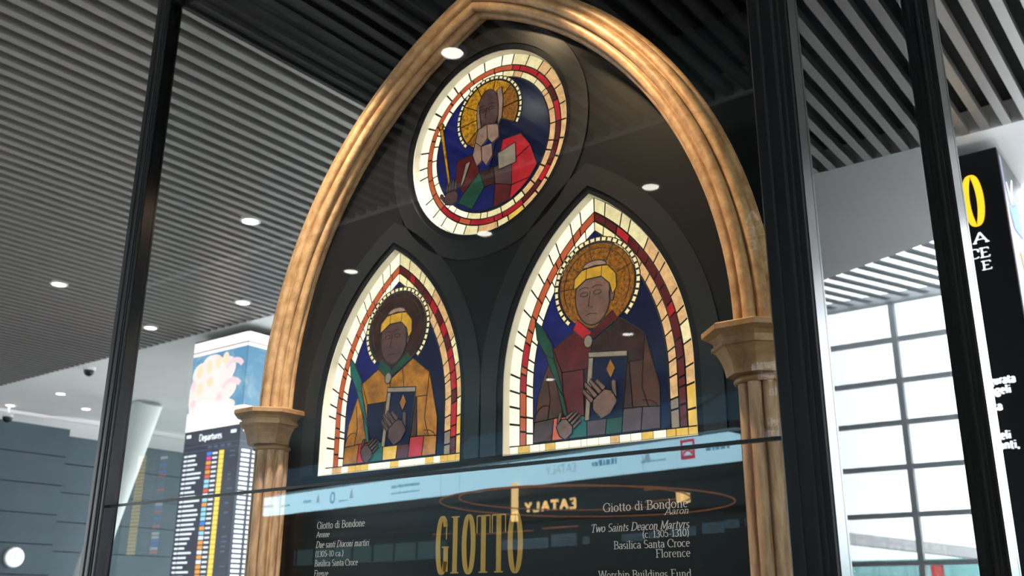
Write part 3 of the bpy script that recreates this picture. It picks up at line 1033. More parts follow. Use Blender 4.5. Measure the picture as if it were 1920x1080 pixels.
for s in (-1, 1):
    cx = CX + s * A_OFF
    b = MB()
    zz = [0.42, 0.9, 1.4, 1.9, 2.32]
    v = [(cx + lobes(2 * PI * k / NP) * math.cos(2 * PI * k / NP), 2.95 + lobes(2 * PI * k / NP) * math.sin(2 * PI * k / NP), z) for z in zz for k in range(NP)]
    b.add(v, [(i * NP + k, i * NP + (k + 1) % NP, (i + 1) * NP + (k + 1) % NP, (i + 1) * NP + k) for i in range(len(zz) - 1) for k in range(NP)], 0, True)
    b.build('column_shaft', M['stone'], arch)
    c8 = 1 / math.cos(PI / 8)
    b = MB()
    prof = [(.092, 2.318), (.094, 2.328), (.097, 2.345), (.104, 2.368), (.116, 2.392), (.124, 2.402), (.133, 2.405), (.133, 2.417), (.124, 2.420), (.126, 2.430), (.136, 2.442), (.152, 2.450), (.160, 2.453), (.160, 2.470), (.153, 2.475), (.05, 2.476)]
    b.lathe((cx, 2.925, 0), [(r_ * c8, z) for r_, z in prof], 8, smooth=False, phase=0.5)
    b.lathe((cx, 2.95, 0), [(.080, 2.295), (.087, 2.298), (.090, 2.305), (.087, 2.312), (.080, 2.318)], 40)
    b.build('capital', M['capital'], arch, True)
    b = MB()
    b.lathe((cx, 2.95, 0), [(r_ * c8, z) for r_, z in [(.14, .3), (.14, .36), (.12, .37), (.12, .40), (.095, .43), (.08, .44)]], 8, smooth=False, phase=0.5)
    b.build('column_base', M['capital'], arch, True)

# ------------------------------------------------------------------ windows: outlines
LW, LH = 0.4185, 0.995
LZS = 0.25
LC = ((LH - LZS) ** 2 - LW ** 2) / (2 * LW)
LR = LW + LC
CR = 0.43
WIN_L, WIN_R, WIN_C = (-2.9885, 2.17), (-1.9285, 2.17), (-2.4600, 3.560)


def lan_side(d, n=26):
    """one side of the lancet outline, inset d, from the bottom to the point (x to the right is positive)"""
    R_ = LR - d
    t = math.acos(LC / R_)
    return [(LW - d, LZS * i / 8) for i in range(8)] + [(R_ * math.cos(t * i / n) - LC, LZS + R_ * math.sin(t * i / n)) for i in range(n + 1)]


def lan_loop(d, zb=0.0):
    s = [(px, max(pz, zb)) for px, pz in lan_side(d)]
    s[0] = (s[0][0], zb)
    return s + [(-px, pz) for px, pz in s[::-1][1:]]


def lan_at(d, t):
    """point on the right side at share t of its length"""
    R_ = LR - d
    th = math.acos(LC / R_)
    l0, l1 = LZS, R_ * th
    s = t * (l0 + l1)
    if s <= l0:
        return (LW - d, s)
    a = (s - l0) / R_
    return (R_ * math.cos(a) - LC, LZS + R_ * math.sin(a))


def circ_loop(r, n=72):
    return [(r * math.cos(2 * PI * i / n), r * math.sin(2 * PI * i / n)) for i in range(n)]


def shift(lp, c):
    return [(px + c[0], pz + c[1]) for px, pz in lp]


# ------------------------------------------------------------------ black backing panel with lettering
panel = thing('backing_panel', (CX, 3.0, 0.3), 'black panel filling the gold arch, with lettering at the bottom', 'panel')
lp, rp = arch_path(-0.01, SPR + 0.02)
outline = [(CX - A_OFF, 0.31)] + lp + rp[1:] + [(CX + A_OFF, 0.31)]
holes = [shift(lan_loop(-0.004, -0.004), WIN_L), shift(lan_loop(-0.004, -0.004), WIN_R), shift(circ_loop(CR + 0.004), WIN_C)]
sheet('board', [outline] + holes, 3.0, 3.075, M['panel'], panel)
# slightly raised bands that frame the three openings
for lp_o, lp_i, c in ((circ_loop(CR + 0.115), circ_loop(CR + 0.03), WIN_C), (lan_loop(-0.115), lan_loop(-0.03), WIN_L), (lan_loop(-0.115), lan_loop(-0.03), WIN_R)):
    sheet('tracery_band', [shift(lp_o, c), shift(lp_i, c)], 2.993, 2.9995, M['tracery'], panel)
pf = ((0, 2.9985, 0), EX, EZ)
b = MB()
big_word(b, pf, -2.676, 1.735, 0.430, 0.212, 0)
b.build('gold_lettering', M['gold'], panel)['label'] = 'tall gold capitals in the middle of the panel'
b = MB()
for s, z, wd, h, sl in (('Giotto di Bondone', 1.934, .30, .030, 0), ('Aronne', 1.898, .083, .024, .12), ('Due santi Diaconi martiri', 1.853, .33, .027, .2), ('(1305-10 ca.)', 1.815, .18, .025, .0),
                        ('Basilica Santa Croce', 1.775, .27, .026, 0), ('Firenze', 1.732, .09, .026, .12)):
    write(b, s, *pf, -3.385, z, h, width=wd, thick=.12, thin=.06, slant=sl)
b.build('lettering', M['ink'], panel)['label'] = 'small silver lines of lettering at the left'
b = MB()
for s, z, wd, h, sl in (('Giotto di Bondone', 1.930, .335, .030, 0), ('Aaron', 1.909, .090, .022, .2), ('Two Saints Deacon Martyrs', 1.862, .39, .027, .2), ('(c. 1305-1310)', 1.836, .18, .024, 0),
                        ('Basilica Santa Croce', 1.802, .295, .026, 0), ('Florence', 1.770, .13, .026, 0), ('Worship Buildings Fund', 1.704, .36, .026, 0)):
    write(b, s, *pf, -1.556, z, h, width=wd, thick=.12, thin=.06, slant=sl, align='R')
b.build('lettering', M['ink'], panel)['label'] = 'small silver lines of lettering at the right'

# ------------------------------------------------------------------ stained glass windows
YB = 3.0445           # lead ground behind the panes
YP = 3.040           # front of the flat panes


def band(mb, at, d0, d1, cuts, mats_for, y0, y1, gap=0.0042, mirror=False):
    for i in range(len(cuts) - 1):
        t0, t1 = cuts[i], cuts[i + 1]
        g = gap
        k = 5
        ts = [t0 + g + (t1 - t0 - 2 * g) * j / k for j in range(k + 1)]
        poly = [at(d0 + 0.0025, t) for t in ts] + [at(d1 - 0.0025, t) for t in ts[::-1]]
        if mirror:
            poly = [(-px, pz) for px, pz in poly]
        mb.slab(poly, y0, y1, mats_for(i, (t0 + t1) / 2))


def cuts_of(n, rnd, t0=0.0, t1=1.0, jit=.3):
    c = [t0 + (t1 - t0) * i / n for i in range(n + 1)]
    return [t0] + [v + rnd.uniform(-jit, jit) * (t1 - t0) / n for v in c[1:-1]] + [t1]



def pieces(win, name, c, parts, layer, mats):
    """panes of one part of the figure: every pane a thin slab, a lead line round each"""
    mb = MB()
    y = YP - 0.0012 * layer
    for poly, mi in parts:
        P_ = shift(poly, c)
        mb.slab(P_, y, y + 0.0045, mi)
        mb.ribbon((0, y - 0.0006, 0), EX, EZ, P_, lambda a, b_: 0.0023, len(mats), closed=True, depth=0.002)
    return mb.build(name, list(mats) + [M['lead']], win)


def lines(win, name, c, polys, layer, hw=0.0016):
    mb = MB()
    for p in polys:
        mb.ribbon((0, YP - 0.0012 * layer - 0.0008, 0), EX, EZ, shift(p, c), lambda a, b_: hw, 0, depth=0.0015)
    return mb.build(name, M['lead'], win)


def halo_ring(n, r0, r1, cx, cz, a0=0, a1=360):
    out = []
    for i in range(n):
        s0 = a0 + (a1 - a0) * (i + .08) / n
        s1 = a0 + (a1 - a0) * (i + .92) / n
        out.append((arc(cx, cz, r1, r1, s0, s1, 4) + arc(cx, cz, r0, r0, s1, s0, 4), 0))
    return out


def hand(cx, cz, s, flip=1, turn=0.0):
    """simple hand seen from the back: palm, four fingers of unequal length, thumb"""
    out = [([(cx + flip * s * px, cz + s * pz) for px, pz in [(-.5, -.42), (-.1, -.55), (.42, -.40), (.52, .05), (.30, .34), (-.30, .38), (-.55, .1)]], 0)]
    for i, (x0, l) in enumerate(((-.36, .62), (-.13, .78), (.10, .72), (.31, .52))):
        out.append(([(cx + flip * s * (x0 - .10), cz + s * .34), (cx + flip * s * (x0 + .10), cz + s * .36), (cx + flip * s * (x0 + .02), cz + s * (.36 + l)), (cx + flip * s * (x0 - .11), cz + s * (.34 + l * .96))], 0))
    out.append(([(cx + flip * s * px, cz + s * pz) for px, pz in [(.46, .0), (.52, -.25), (.86, .22), (.80, .36), (.70, .34)]], 0))
    ca, sa = math.cos(math.radians(turn)), math.sin(math.radians(turn))
    return [([(cx + (px - cx) * ca - (pz - cz) * sa, cz + (px - cx) * sa + (pz - cz) * ca) for px, pz in p], i) for p, i in out]


def face_lines(cx, cz, s):
    return [arc(cx - .034 * s, cz + .02 * s, .018 * s, .009 * s, 0, 360, 10), arc(cx + .026 * s, cz + .02 * s, .018 * s, .009 * s, 0, 360, 10),
            arc(cx - .034 * s, cz + .034 * s, .026 * s, .014 * s, 150, 30, 6), arc(cx + .026 * s, cz + .034 * s, .026 * s, .014 * s, 150, 30, 6),
            [(cx - .006 * s, cz + .03 * s), (cx - .016 * s, cz - .03 * s), (cx + .004 * s, cz - .036 * s)],
            [(cx - .03 * s, cz - .066 * s), (cx - .005 * s, cz - .060 * s), (cx + .022 * s, cz - .066 * s)]]


def window_frame(win, loop_o, loop_i, c):
    sheet('light_box_edge', [shift(loop_o, c), shift(loop_i, c)], 3.004, 3.072, M['reveal'], win)


def lancet(c, label, pal, seed):
    rnd = random.Random(seed)
    win = thing('stained_glass_window', (c[0], 3.0, c[1]), label, 'stained glass window', 'backlit stained glass windows')
    window_frame(win, lan_loop(-0.0035, -0.0035), lan_loop(0.0, 0.0), c)
    ground = [(px, pz) for px, pz in lan_loop(0.001, 0.001)]
    mb = MB()
    mb.slab(shift(ground, c), YB, 3.07)
    mb.build('lead_ground', M['lead'], win)
    ZB = 0.036

    tb = ZB / (LZS + LR * math.acos(LC / LR))
    D = ((0.0, 0.052), (0.054, 0.083), (0.085, 0.118))
    specs = (('outer_border', [M['g_cream_glow'], M['g_tan'], M['g_cream'], M['g_amber']], 14), ('red_border', [M['g_orange'], M['g_red'], M['g_darkred']], 15), ('inner_border', [M['g_cream_glow'], M['g_tan'], M['g_cream'], M['g_paper']], 16))
    for (nm, mats, n), (d0, d1) in zip(specs, D):
        mb = MB()

        def right(i, t, nm=nm):
            if nm == 'outer_border':
                return 3 if t < .15 else (2 if t > .8 or rnd.random() < .25 else 1)
            if nm == 'red_border':
                return 1 if rnd.random() < .55 else 2
            return 3 if t < .12 else (2 if t > .75 else 1)

        def left(i, t, nm=nm):  # left borders take brighter panes, painting the glow from that side
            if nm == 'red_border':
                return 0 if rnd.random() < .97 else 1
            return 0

        def at_s(d, t):
            px, pz = lan_at(d, tb + (1 - tb) * t)
            return (px, pz)
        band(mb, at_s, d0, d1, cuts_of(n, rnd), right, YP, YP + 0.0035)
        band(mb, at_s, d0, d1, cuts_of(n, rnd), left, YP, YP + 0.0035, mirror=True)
        for v in range(len(mb.v)):
            x_, y_, z_ = mb.v[v]
            mb.v[v] = (x_ + c[0], y_, max(z_, ZB + 0.003) + c[1])
        mb.build(nm, mats, win)
    mb = MB()
    cuts = cuts_of(18, rnd, -LW + 0.003, LW - 0.003)
    for i in range(18):
        mb.slab(shift([(cuts[i] + .002, .004), (cuts[i + 1] - .002, .004), (cuts[i + 1] - .002, ZB - .002), (cuts[i] + .002, ZB - .002)], c), YP, YP + .0035, rnd.choice([0, 0, 0, 1, 2]) if i < 15 else 2)
    mb.build('bottom_border', [M['g_cream_glow'], M['g_tan'], M['g_amber']], win)
    # ground of blue glass
    inner = lan_loop(0.120, ZB + 0.002)
    pieces(win, 'blue_ground', c, [([p for p in inner if p[0] <= 0.001] + [(0, ZB + 0.002)], 0), ([p for p in inner if p[0] >= -0.001] + [(0, ZB + 0.002)], 1)], 0, [pal['ground'], M['g_navy']])
    # halo
    hc = (.004, .625)
    pieces(win, 'halo', c, [(ell_poly(hc[0], hc[1], .172, .172, 40), 0)] , 1, [pal['halo']])
    pieces(win, 'halo_beading', c, halo_ring(34, .178, .196, *hc, -48, 228), 1, [M['g_cream'] if pal['bead'] else M['g_paper']])
    lines(win, 'halo_leads', c, [[(hc[0] + .10 * math.cos(math.radians(a)), hc[1] + .10 * math.sin(math.radians(a))), (hc[0] + .172 * math.cos(math.radians(a)), hc[1] + .172 * math.sin(math.radians(a)))] for a in (20, 62, 100, 140, 178)]
          + [arc(hc[0], hc[1], .150, .150, -30, 210, 40)], 2, 0.0014)
    # robe
    R_ = pal['robe']
    robe = [
        ([(-.10, .455), (-.02, .40), (-.03, .30), (-.16, .30), (-.20, .40)], 0),
        ([(-.02, .40), (.11, .475), (.21, .40), (.20, .30), (-.03, .30)], 1),
        ([(.21, .40), (.262, .20), (.262, .12), (.15, .13), (.14, .30), (.20, .30)], 2),
        ([(-.20, .40), (-.275, .22), (-.29, .12), (-.15, .13), (-.16, .30)], 3),
        ([(-.16, .30), (-.15, .13), (-.06, .12), (-.06, .30)], 4),
        ([(-.06, .30), (-.06, .12), (.15, .13), (.14, .30)], 5),
        ([(-.29, .12), (-.298, .042), (-.21, .042), (-.20, .126)], 6),
        ([(-.20, .126), (-.21, .042), (-.13, .042), (-.12, .126)], 7),
        ([(-.12, .126), (-.13, .042), (-.05, .042), (-.05, .12)], 8),
        ([(-.05, .12), (-.05, .042), (.03, .042), (.04, .124)], 9),
        ([(.04, .124), (.03, .042), (.10, .042), (.11, .128)], 10),
        ([(.11, .128), (.10, .042), (.18, .042), (.19, .126)], 11),
        ([(.19, .126), (.18, .042), (.258, .042), (.262, .122)], 12)]
    pieces(win, 'robe', c, robe, 2, R_)
    lines(win, 'robe_folds', c, [[(.20, .30), (.19, .20), (.215, .126)], [(-.23, .30), (-.215, .20), (-.23, .12)], arc(.20, .10, .06, .05, 100, 20, 6), arc(-.24, .12, .05, .06, 160, 60, 6), [(.05, .44), (.07, .30)]], 3)
    pieces(win, 'collar', c, [([(-.105, .46), (-.04, .40), (-.02, .44), (-.085, .50)], 0), ([(-.04, .40), (.10, .475), (.075, .51), (-.02, .44)], 1)], 3, pal['collar'])
    pieces(win, 'brooch', c, [(ell_poly(-.036, .405, .02, .026, 10), 0)], 4, [M['g_paper']])
    # head
    fc = (-.012, .585)
    pieces(win, 'head', c, [(ell_poly(fc[0], fc[1], .080, .118, 30), 0), (ell_poly(.074, .575, .012, .026, 12), 0)], 3, [pal['skin']])
    pieces(win, 'hair', c, [([(-.098, .625), (-.095, .665), (-.06, .695), (.0, .705), (.06, .695), (.096, .655), (.098, .60), (.078, .575), (.066, .62), (.03, .655), (-.04, .655), (-.08, .63)], 0)], 4, [pal['hair']])
    pieces(win, 'crown_of_head', c, [(ell_poly(.0, .70, .055, .026, 18, 0, 180), 0)], 4, [M['g_palepink']])
    lines(win, 'face_drawing', c, face_lines(fc[0] - .004, fc[1] - .01, 1.0) + [[(-.04, .655), (-.036, .70)], [(.03, .655), (.034, .70)]], 4, 0.0011)
    # book
    pieces(win, 'book', c, [([(-.035, .36), (.135, .342), (.105, .10), (-.055, .10)], 0)], 4, [pal['book']])
    pieces(win, 'book_edge', c, [([(-.035, .362), (.135, .344), (.134, .322), (-.033, .340)], 0), ([(-.035, .34), (-.012, .338), (-.036, .102), (-.058, .102)], 0), (ell_poly(.062, .285, .020, .036, 4), 1)], 5, [M['g_paper'], M['g_yellow']])
    pieces(win, 'hand', c, hand(.030, .165, .100, 1, 38), 6, [pal['skin2']])
    # green leaf branch
    pieces(win, 'leaf_branch', c, [([(-.285, .53), (-.255, .50), (-.205, .42), (-.195, .36), (-.235, .38), (-.275, .45)], 0), ([(-.235, .38), (-.195, .36), (-.165, .26), (-.150, .20), (-.185, .26)], 1), ([(-.185, .26), (-.15, .20), (-.135, .13), (-.15, .13)], 0)], 5, pal['leaf'])
    pieces(win, 'hand', c, hand(-.145, .085, .072, -1, -50), 6, [pal['skin2']])
    return win


PAL_R = dict(ground=M['g_blue'], halo=M['g_bronze'], bead=True, hair=M['g_hair'], skin=M['g_skin'], skin2=M['g_skin'], book=M['g_navy'], leaf=[M['g_green'], M['g_green']],
             robe=[M['g_darkred'], M['g_umber'], M['g_brown'], M['g_brown'], M['g_darkred'], M['g_umber'], M['g_brown'], M['g_orange'], M['g_teal'], M['g_mauve'], M['g_green'], M['g_mauve'], M['g_mauve']],
             collar=[M['g_red'], M['g_darkred']])
PAL_L = dict(ground=M['g_blue'], halo=M['g_umber'], bead=True, hair=M['g_hair'], skin=M['g_mauve'], skin2=M['g_mauve'], book=M['g_navy'], leaf=[M['g_teal'], M['g_teal']],
             robe=[M['g_yellow'], M['g_yellow'], M['g_yellow'], M['g_yellow'], M['g_navy'], M['g_umber'], M['g_yellow'], M['g_red'], M['g_teal'], M['g_amber'], M['g_darkred'], M['g_red'], M['g_yellow']],
             collar=[M['g_green'], M['g_green']])
lancet(WIN_R, 'right pointed stained glass window with a brown robed haloed figure', PAL_R, 3)
lancet(WIN_L, 'left pointed stained glass window with an ochre robed haloed figure', PAL_L, 5)

# round window
rnd = random.Random(11)
c = WIN_C
win = thing('stained_glass_window', (c[0], 3.0, c[1] - CR), 'round stained glass window with a bearded figure under the arch point', 'stained glass window', 'backlit stained glass windows')
window_frame(win, circ_loop(CR + 0.0035), circ_loop(CR), c)
mb = MB()
mb.slab(shift(circ_loop(CR - 0.001), c), YB, 3.07)
mb.build('lead_ground', M['lead'], win)


def circ_at(d, t):
    a = 2 * PI * t
    return ((CR - d) * math.cos(a), (CR - d) * math.sin(a))


for nm, d0, d1, n, mats in (('outer_border', 0.0, 0.052, 30, [M['g_cream_glow'], M['g_tan'], M['g_cream'], M['g_amber']]), ('red_border', 0.054, 0.079, 24, [M['g_orange'], M['g_red'], M['g_darkred']]), ('inner_border', 0.081, 0.110, 32, [M['g_cream_glow'], M['g_tan'], M['g_cream'], M['g_paper']])):
    mb = MB()

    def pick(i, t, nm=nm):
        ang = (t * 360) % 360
        lft = 75 < ang < 250  # left half of the ring gets the painted backlight glow
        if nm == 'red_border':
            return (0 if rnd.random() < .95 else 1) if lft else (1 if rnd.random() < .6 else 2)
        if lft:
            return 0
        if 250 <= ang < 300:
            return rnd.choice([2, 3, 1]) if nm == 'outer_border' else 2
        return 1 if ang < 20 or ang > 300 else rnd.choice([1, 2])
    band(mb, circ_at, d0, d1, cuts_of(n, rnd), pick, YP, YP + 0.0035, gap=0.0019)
    mb.v = [(x_ + c[0], y_, z_ + c[1]) for x_, y_, z_ in mb.v]
    mb.build(nm, mats, win)
pieces(win, 'blue_ground', c, [(ell_poly(0, 0, CR - .112, CR - .112, 60, 70, 260), 0), (ell_poly(0, 0, CR - .112, CR - .112, 60, -100, 70), 1)], 0, [M['g_blue'], M['g_navy']])
hc = (-.012, .150)
pieces(win, 'halo', c, [(arc(hc[0], hc[1], .165, .165, a, a + 36, 6) + arc(hc[0], hc[1], .07, .07, a + 36, a, 6), 0 if 20 < a < 200 else 1) for a in range(-30, 240, 36)], 1, [M['g_gold'], M['g_bronze']])
pieces(win, 'halo_beading', c, halo_ring(30, .170, .186, *hc, -30, 225), 1, [M['g_cream']])
pieces(win, 'robe', c, [
    ([(-.19, -.03), (-.08, -.02), (-.06, -.12), (-.15, -.20), (-.20, -.13)], 0),
    ([(.07, .0), (.17, .0), (.22, -.07), (.12, -.12), (.05, -.08)], 1),
    ([(.22, -.07), (.255, -.17), (.215, -.22), (.12, -.23), (.12, -.12)], 1),
    ([(-.15, -.20), (-.06, -.12), (-.03, -.20), (-.10, -.29), (-.18, -.24)], 2),
    ([(-.03, -.20), (-.06, -.12), (.02, -.12), (.03, -.20)], 3),
    ([(.03, -.20), (.02, -.12), (.12, -.12), (.12, -.23)], 4),
    ([(-.10, -.29), (-.03, -.20), (.03, -.20), (.02, -.31), (-.05, -.31)], 5),
    ([(.02, -.31), (.03, -.20), (.12, -.23), (.11, -.295)], 6),
    ([(.12, -.23), (.215, -.22), (.17, -.26), (.11, -.295)], 1)], 2, [M['g_darkred'], M['g_red'], M['g_green'], M['g_umber'], M['g_mauve'], M['g_blue'], M['g_darkred']])
pieces(win, 'head', c, [(ell_poly(-.015, .17, .062, .105, 28), 0)], 3, [M['g_mauve']])
pieces(win, 'hair', c, [([(.035, .255), (.062, .265), (.072, .20), (.066, .11), (.040, .08), (.046, .17)], 0), ([(-.072, .23), (-.080, .16), (-.074, .09), (-.052, .09), (-.064, .17)], 0)], 4, [M['g_palepink']])
pieces(win, 'beard', c, [([(-.07, .09), (-.02, .10), (-.015, .03), (-.05, .0), (-.085, .03)], 0), ([(-.02, .10), (.045, .085), (.05, .02), (.01, .0), (-.015, .03)], 0), ([(-.085, .03), (-.05, .0), (-.045, -.07), (-.075, -.09), (-.10, -.03)], 0), ([(-.05, .0), (.01, .0), (.015, -.06), (-.02, -.10), (-.045, -.07)], 0)], 4, [M['g_palepink']])
lines(win, 'face_drawing', c, face_lines(-.018, .16, .85), 4, 0.0011)
pieces(win, 'scroll', c, [([(.045, -.06), (.14, -.035), (.145, -.13), (.05, -.14)], 0), ([(-.17, -.17), (-.14, -.06), (-.11, -.055), (-.15, -.15)], 0)], 4, [M['g_paper']])
pieces(win, 'staff', c, [([(-.305, .17), (-.285, .175), (-.215, -.20), (-.228, -.20)], 0), (ell_poly(-.294, .175, .016, .016, 10), 0)], 3, [M['g_gold']])
pieces(win, 'hand', c, hand(-.222, -.20, .075, -1), 5, [M['g_mauve']])

# ================================================================== the shop front opposite, mirrored in the panel
SHOP = Vector((-14.76, -15.04, 0))
SU = Vector((-math.cos(math.radians(8.7)), -math.sin(math.radians(8.7)), 0))      # to the right for someone facing the shop
SN = SU.cross(Vector(EZ))
if SN.y < 0:
    SN = -SN


def sp(s, z, d=0.0):
    """s runs with the mirror image from left to right, d towards the case"""
    return SHOP - SU * s + SN * d + Vector((0, 0, z))


def sbox(mb, s0, s1, z0, z1, d0, d1, mi=0):
    P_ = [sp(s, z, d) for z in (z0, z1) for d in (d0, d1) for s in (s0, s1)]
    mb.add(P_, [(0, 2, 3, 1), (4, 5, 7, 6), (0, 1, 5, 4), (2, 6, 7, 3), (0, 4, 6, 2), (1, 3, 7, 5)], mi)


def face(d):
    """writing plane on the shop front, x to the reader's right"""
    return (sp(0, 0, d), SU, Vector(EZ))


b = MB()
sbox(b, -20, 11, 0, 2.0, -2.5, -2.3)
sbox(b, -20, 11, 2.0, 6.6, -2.5, -2.3)
structure(b.build('wall_shop', M['hall'], None, True))
b = MB()
sbox(b, -20, 11, 4.28, 4.50, -0.6, 0.15)
sbox(b, -20, 6.35, 5.20, 5.36, -0.6, 0.15)
structure(b.build('trim_2', M['black'], None, True))
b = MB()
sbox(b, -20, 6.35, 5.36, 6.0, -0.6, 0.0)
tag(b.build('wall_panel', M['bluepanel'], None, True), 'dim blue wall panel mirrored above the lit fascia band', 'wall panel')
for s0, lab in ((-3.4, 'between the two pointed windows'), (0.5, 'over the bottom of the right pointed window'), (4.6, 'beside the right column')):
    b = MB()
    b.bar(sp(s0, 5.38, 0.2), sp(s0 + 1.5, 5.98, 0.2), 0.04)
    tag(b.build('strut', M['black'], None), 'thin dark slanting strut mirrored ' + lab, 'strut', 'dark struts above the fascia')

fas = thing('fascia', sp(0, 4.5), 'long pale blue lit fascia with logos, mirrored across the panel', 'lit fascia')
b = MB()
sbox(b, -12.3, 6.2, 4.53, 5.12, -0.4, 0.2)
b.build('light_box', M['fascia'], fas, True)
q = face(0.206)
b = MB()
write(b, 'EATALY', *q, -1.93, 4.70, 0.2, width=1.0, thick=.12, thin=.09, serif=False, mi=0)
b.build('logo_lettering', M['fascia_grey'], fas)
b = MB()


def blurred_words(x_left, x_right, z, h, seed):
    rr = random.Random(seed)
    x_ = x_left
    while x_ < x_right:
        w_ = rr.uniform(.05, .13)
        b.quad(*q, x_, z, min(x_ + w_, x_right), z + h * rr.uniform(.7, 1.0))
        x_ += w_ + .03


for sm, wd, z, h in ((2.8, .75, 4.76, .14), (-4.6, 1.3, 4.87, .09), (-4.6, 1.3, 4.70, .05), (-10.9, .6, 4.74, .07), (-9.6, .5, 4.77, .10), (-12.0, .7, 4.79, .08), (-7.6, .5, 4.68, .05), (4.2, .7, 4.70, .04), (5.9, .6, 4.78, .12)):
    blurred_words(-sm - wd / 2, -sm + wd / 2, z, h, int(sm * 10 + 999))
for sm in (-8.2,):
    P_ = arc(-sm, 4.83, .11, .15, 0, 360, 20)
    b.ribbon(*q, P_, lambda a, c_: .03, 0, closed=True)
b.build('logo_print', M['fascia_ink'], fas)
b = MB()
for sm in (4.05, -7.2, -9.0):
    b.quad(*q, -sm - .10, 4.74, -sm + .10, 4.80)
    b.quad(*q, -sm - .06, 4.80, -sm + .06, 4.93)
    b.quad(*q, -sm - .02, 4.93, -sm + .02, 5.03)
b.build('logo_emblem', M['fascia_grey'], fas)
b = MB()
for x0, x1, z0, z1 in ((-5.33, -5.27, 4.66, 5.08), (-5.02, -4.96, 4.66, 5.08), (-5.33, -4.96, 5.02, 5.08), (-5.33, -4.96, 4.66, 4.74), (-5.33, -4.96, 4.86, 4.90)):
    b.quad(*q, x0, z0, x1, z1)
b.ribbon(*q, arc(-5.145, 4.76, .10, .09, 0, 180, 10), lambda a, c_: .025, 0)
b.build('red_emblem', M['fascia_red'], fas)['label'] = 'red square emblem'

sg = thing('shop_sign', sp(1, 3.8), 'glowing warm shop sign in capitals, mirrored right of the gold capitals', 'sign')
b = MB()
write(b, 'EATALY', *face(0.1), -1.80, 3.88, 0.22, width=1.72, thick=.24, thin=.17, serif=False, depth=0.04, track=.22)
b.build('letters', M['sign'], sg)
b = MB()
sbox(b, 0.0, 1.9, 3.70, 3.74, 0.02, 0.10)
b.build('mounting_bar', M['black'], sg, True)
b = MB()
sbox(b, -0.15, 0.02, 3.65, 4.59, 0.25, 0.33)
tag(b.build('light_bar', M['sign'], None, True), 'upright glowing light bar mirrored beside the shop sign', 'light')
b = MB()
sbox(b, -14, 6.5, 3.9, 4.26, -2.2, -1.9)
tag(b.build('valance', M['hall'], None, True), 'dim grey valance mirrored under the lit fascia band', 'valance')
for s0, s1, z0, z1, lab in ((-1.29, 0.32, 3.05, 3.30, 'leftmost'), (0.46, 1.26, 3.07, 3.36, 'second'), (1.50, 1.68, 3.09, 3.26, 'third'), (2.70, 3.35, 3.10, 3.26, 'fourth'), (3.49, 3.77, 3.12, 3.28, 'fifth'),
                            (4.09, 4.75, 3.14, 3.33, 'sixth'), (4.94, 5.47, 3.17, 3.39, 'seventh'), (5.51, 5.85, 3.25, 3.42, 'eighth'), (6.01, 6.29, 3.27, 3.42, 'rightmost')):
    r = thing('menu_screen', sp(s0, z0), '%s of the nine pale blue menu screens mirrored under the sign' % lab, 'screen', 'menu screens over the counter')
    b = MB()
    sbox(b, s0, s1, z0, z1, -0.5, -0.45)
    b.build('display', M['screen'], r, True)
    b = MB()
    m_ = (z1 - z0) / 5
    for k in range(3):
        b.quad(*face(-0.448), -s1 + 0.05, z0 + m_ * (k + 1), -s1 + 0.05 + (s1 - s0 - .1) * random.uniform(.4, .9), z0 + m_ * (k + 1) + m_ * .35)
    b.build('menu_print', M['screen_ink'], r)
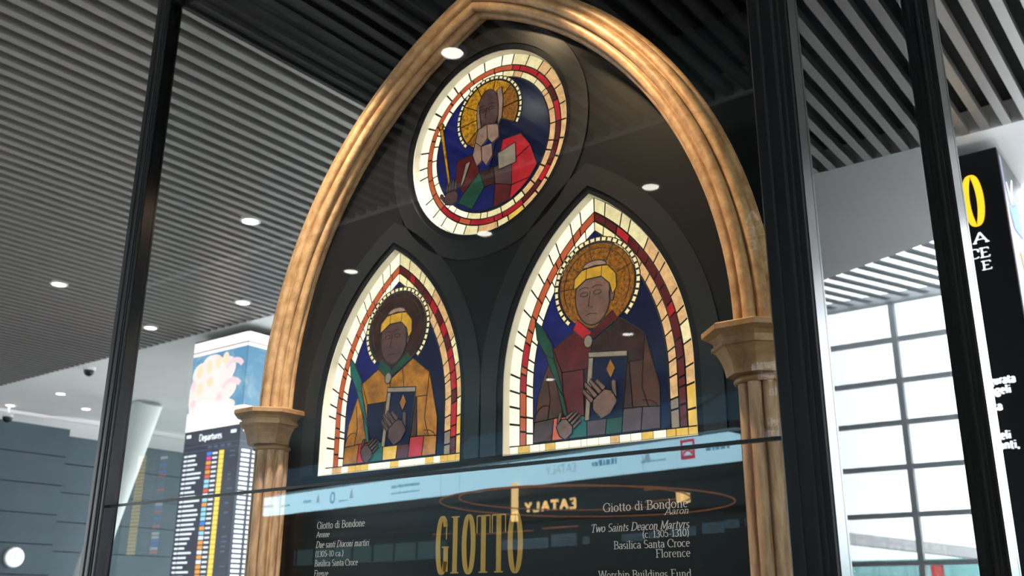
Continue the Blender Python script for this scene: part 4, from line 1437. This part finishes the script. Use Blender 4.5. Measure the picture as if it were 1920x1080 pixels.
for s0, s1, z0, z1, lab in ((-3.5, -2.72, 3.51, 3.53, 'glowing copper strip mirrored across the first gold capital'), (-1.8, 0.3, 3.43, 3.45, 'glowing copper strip mirrored across the two middle gold capitals'),
                            (0.64, 1.78, 3.45, 3.48, 'glowing copper strip mirrored right below the shop sign'), (3.8, 4.4, 4.12, 4.16, 'upper short copper strip mirrored at the right below the fascia'),
                            (3.8, 4.7, 3.86, 3.89, 'lower short copper strip mirrored at the right below the fascia')):
    b = MB()
    sbox(b, s0, s1, z0, z1, 0.0, 0.06)
    tag(b.build('strip_light', M['copper_lit'], None, True), lab, 'strip light', 'copper strip lights in the shop')
for k, (s0, z0, z1, lab) in enumerate(((4.72, 3.80, 4.02, 'larger'), (4.92, 3.78, 3.98, 'smaller'))):
    b = MB()
    sbox(b, s0, s0 + 0.12 - .04 * k, z0, z1, 0.0, 0.12)
    tag(b.build('lantern', M['sign'], None, True), '%s warm lantern mirrored over the right end of the first English line' % lab, 'lantern', 'warm lanterns')
b = MB()
sbox(b, -12.75, -4.87, 3.0, 3.5, -1.6, -1.4)
for k in range(7):
    sbox(b, -12.6 + k * 1.1, -12.55 + k * 1.1, 3.0, 3.5, -1.4, -1.36, 1)
tag(b.build('shop_shelf', [M['green'], M['hall']], None, True), 'dim greenish lit shelf mirrored behind the left lettering', 'shelf')
# thin copper ring lamps hung before the shop
for cxr, cyr, rr, z, lab in ((-6.67, -5.44, 1.78, 2.84, 'large'), (-7.25, -6.04, 1.5, 2.98, 'smaller')):
    r = thing('ring_pendant', (cxr, cyr, z), '%s thin copper ring pendant mirrored below the fascia band' % lab, 'pendant lamp', 'copper ring pendants')
    b = MB()
    n, k = 96, 8
    v = [(cxr + (rr + 0.009 * math.cos(2 * PI * j / k)) * math.cos(2 * PI * i / n), cyr + (rr + 0.009 * math.cos(2 * PI * j / k)) * math.sin(2 * PI * i / n), z + 0.009 * math.sin(2 * PI * j / k)) for i in range(n) for j in range(k)]
    b.add(v, [(i * k + j, ((i + 1) % n) * k + j, ((i + 1) % n) * k + (j + 1) % k, i * k + (j + 1) % k) for i in range(n) for j in range(k)], 0, True)
    b.build('ring', M['copper_lit'], r)
    b = MB()
    for a in (0.4, 2.5, 4.6):
        b.bar((cxr + rr * math.cos(a), cyr + rr * math.sin(a), z), (cxr + rr * math.cos(a), cyr + rr * math.sin(a), HZ), 0.0012, 6)
    b.build('suspension_wire', M['black'], r)
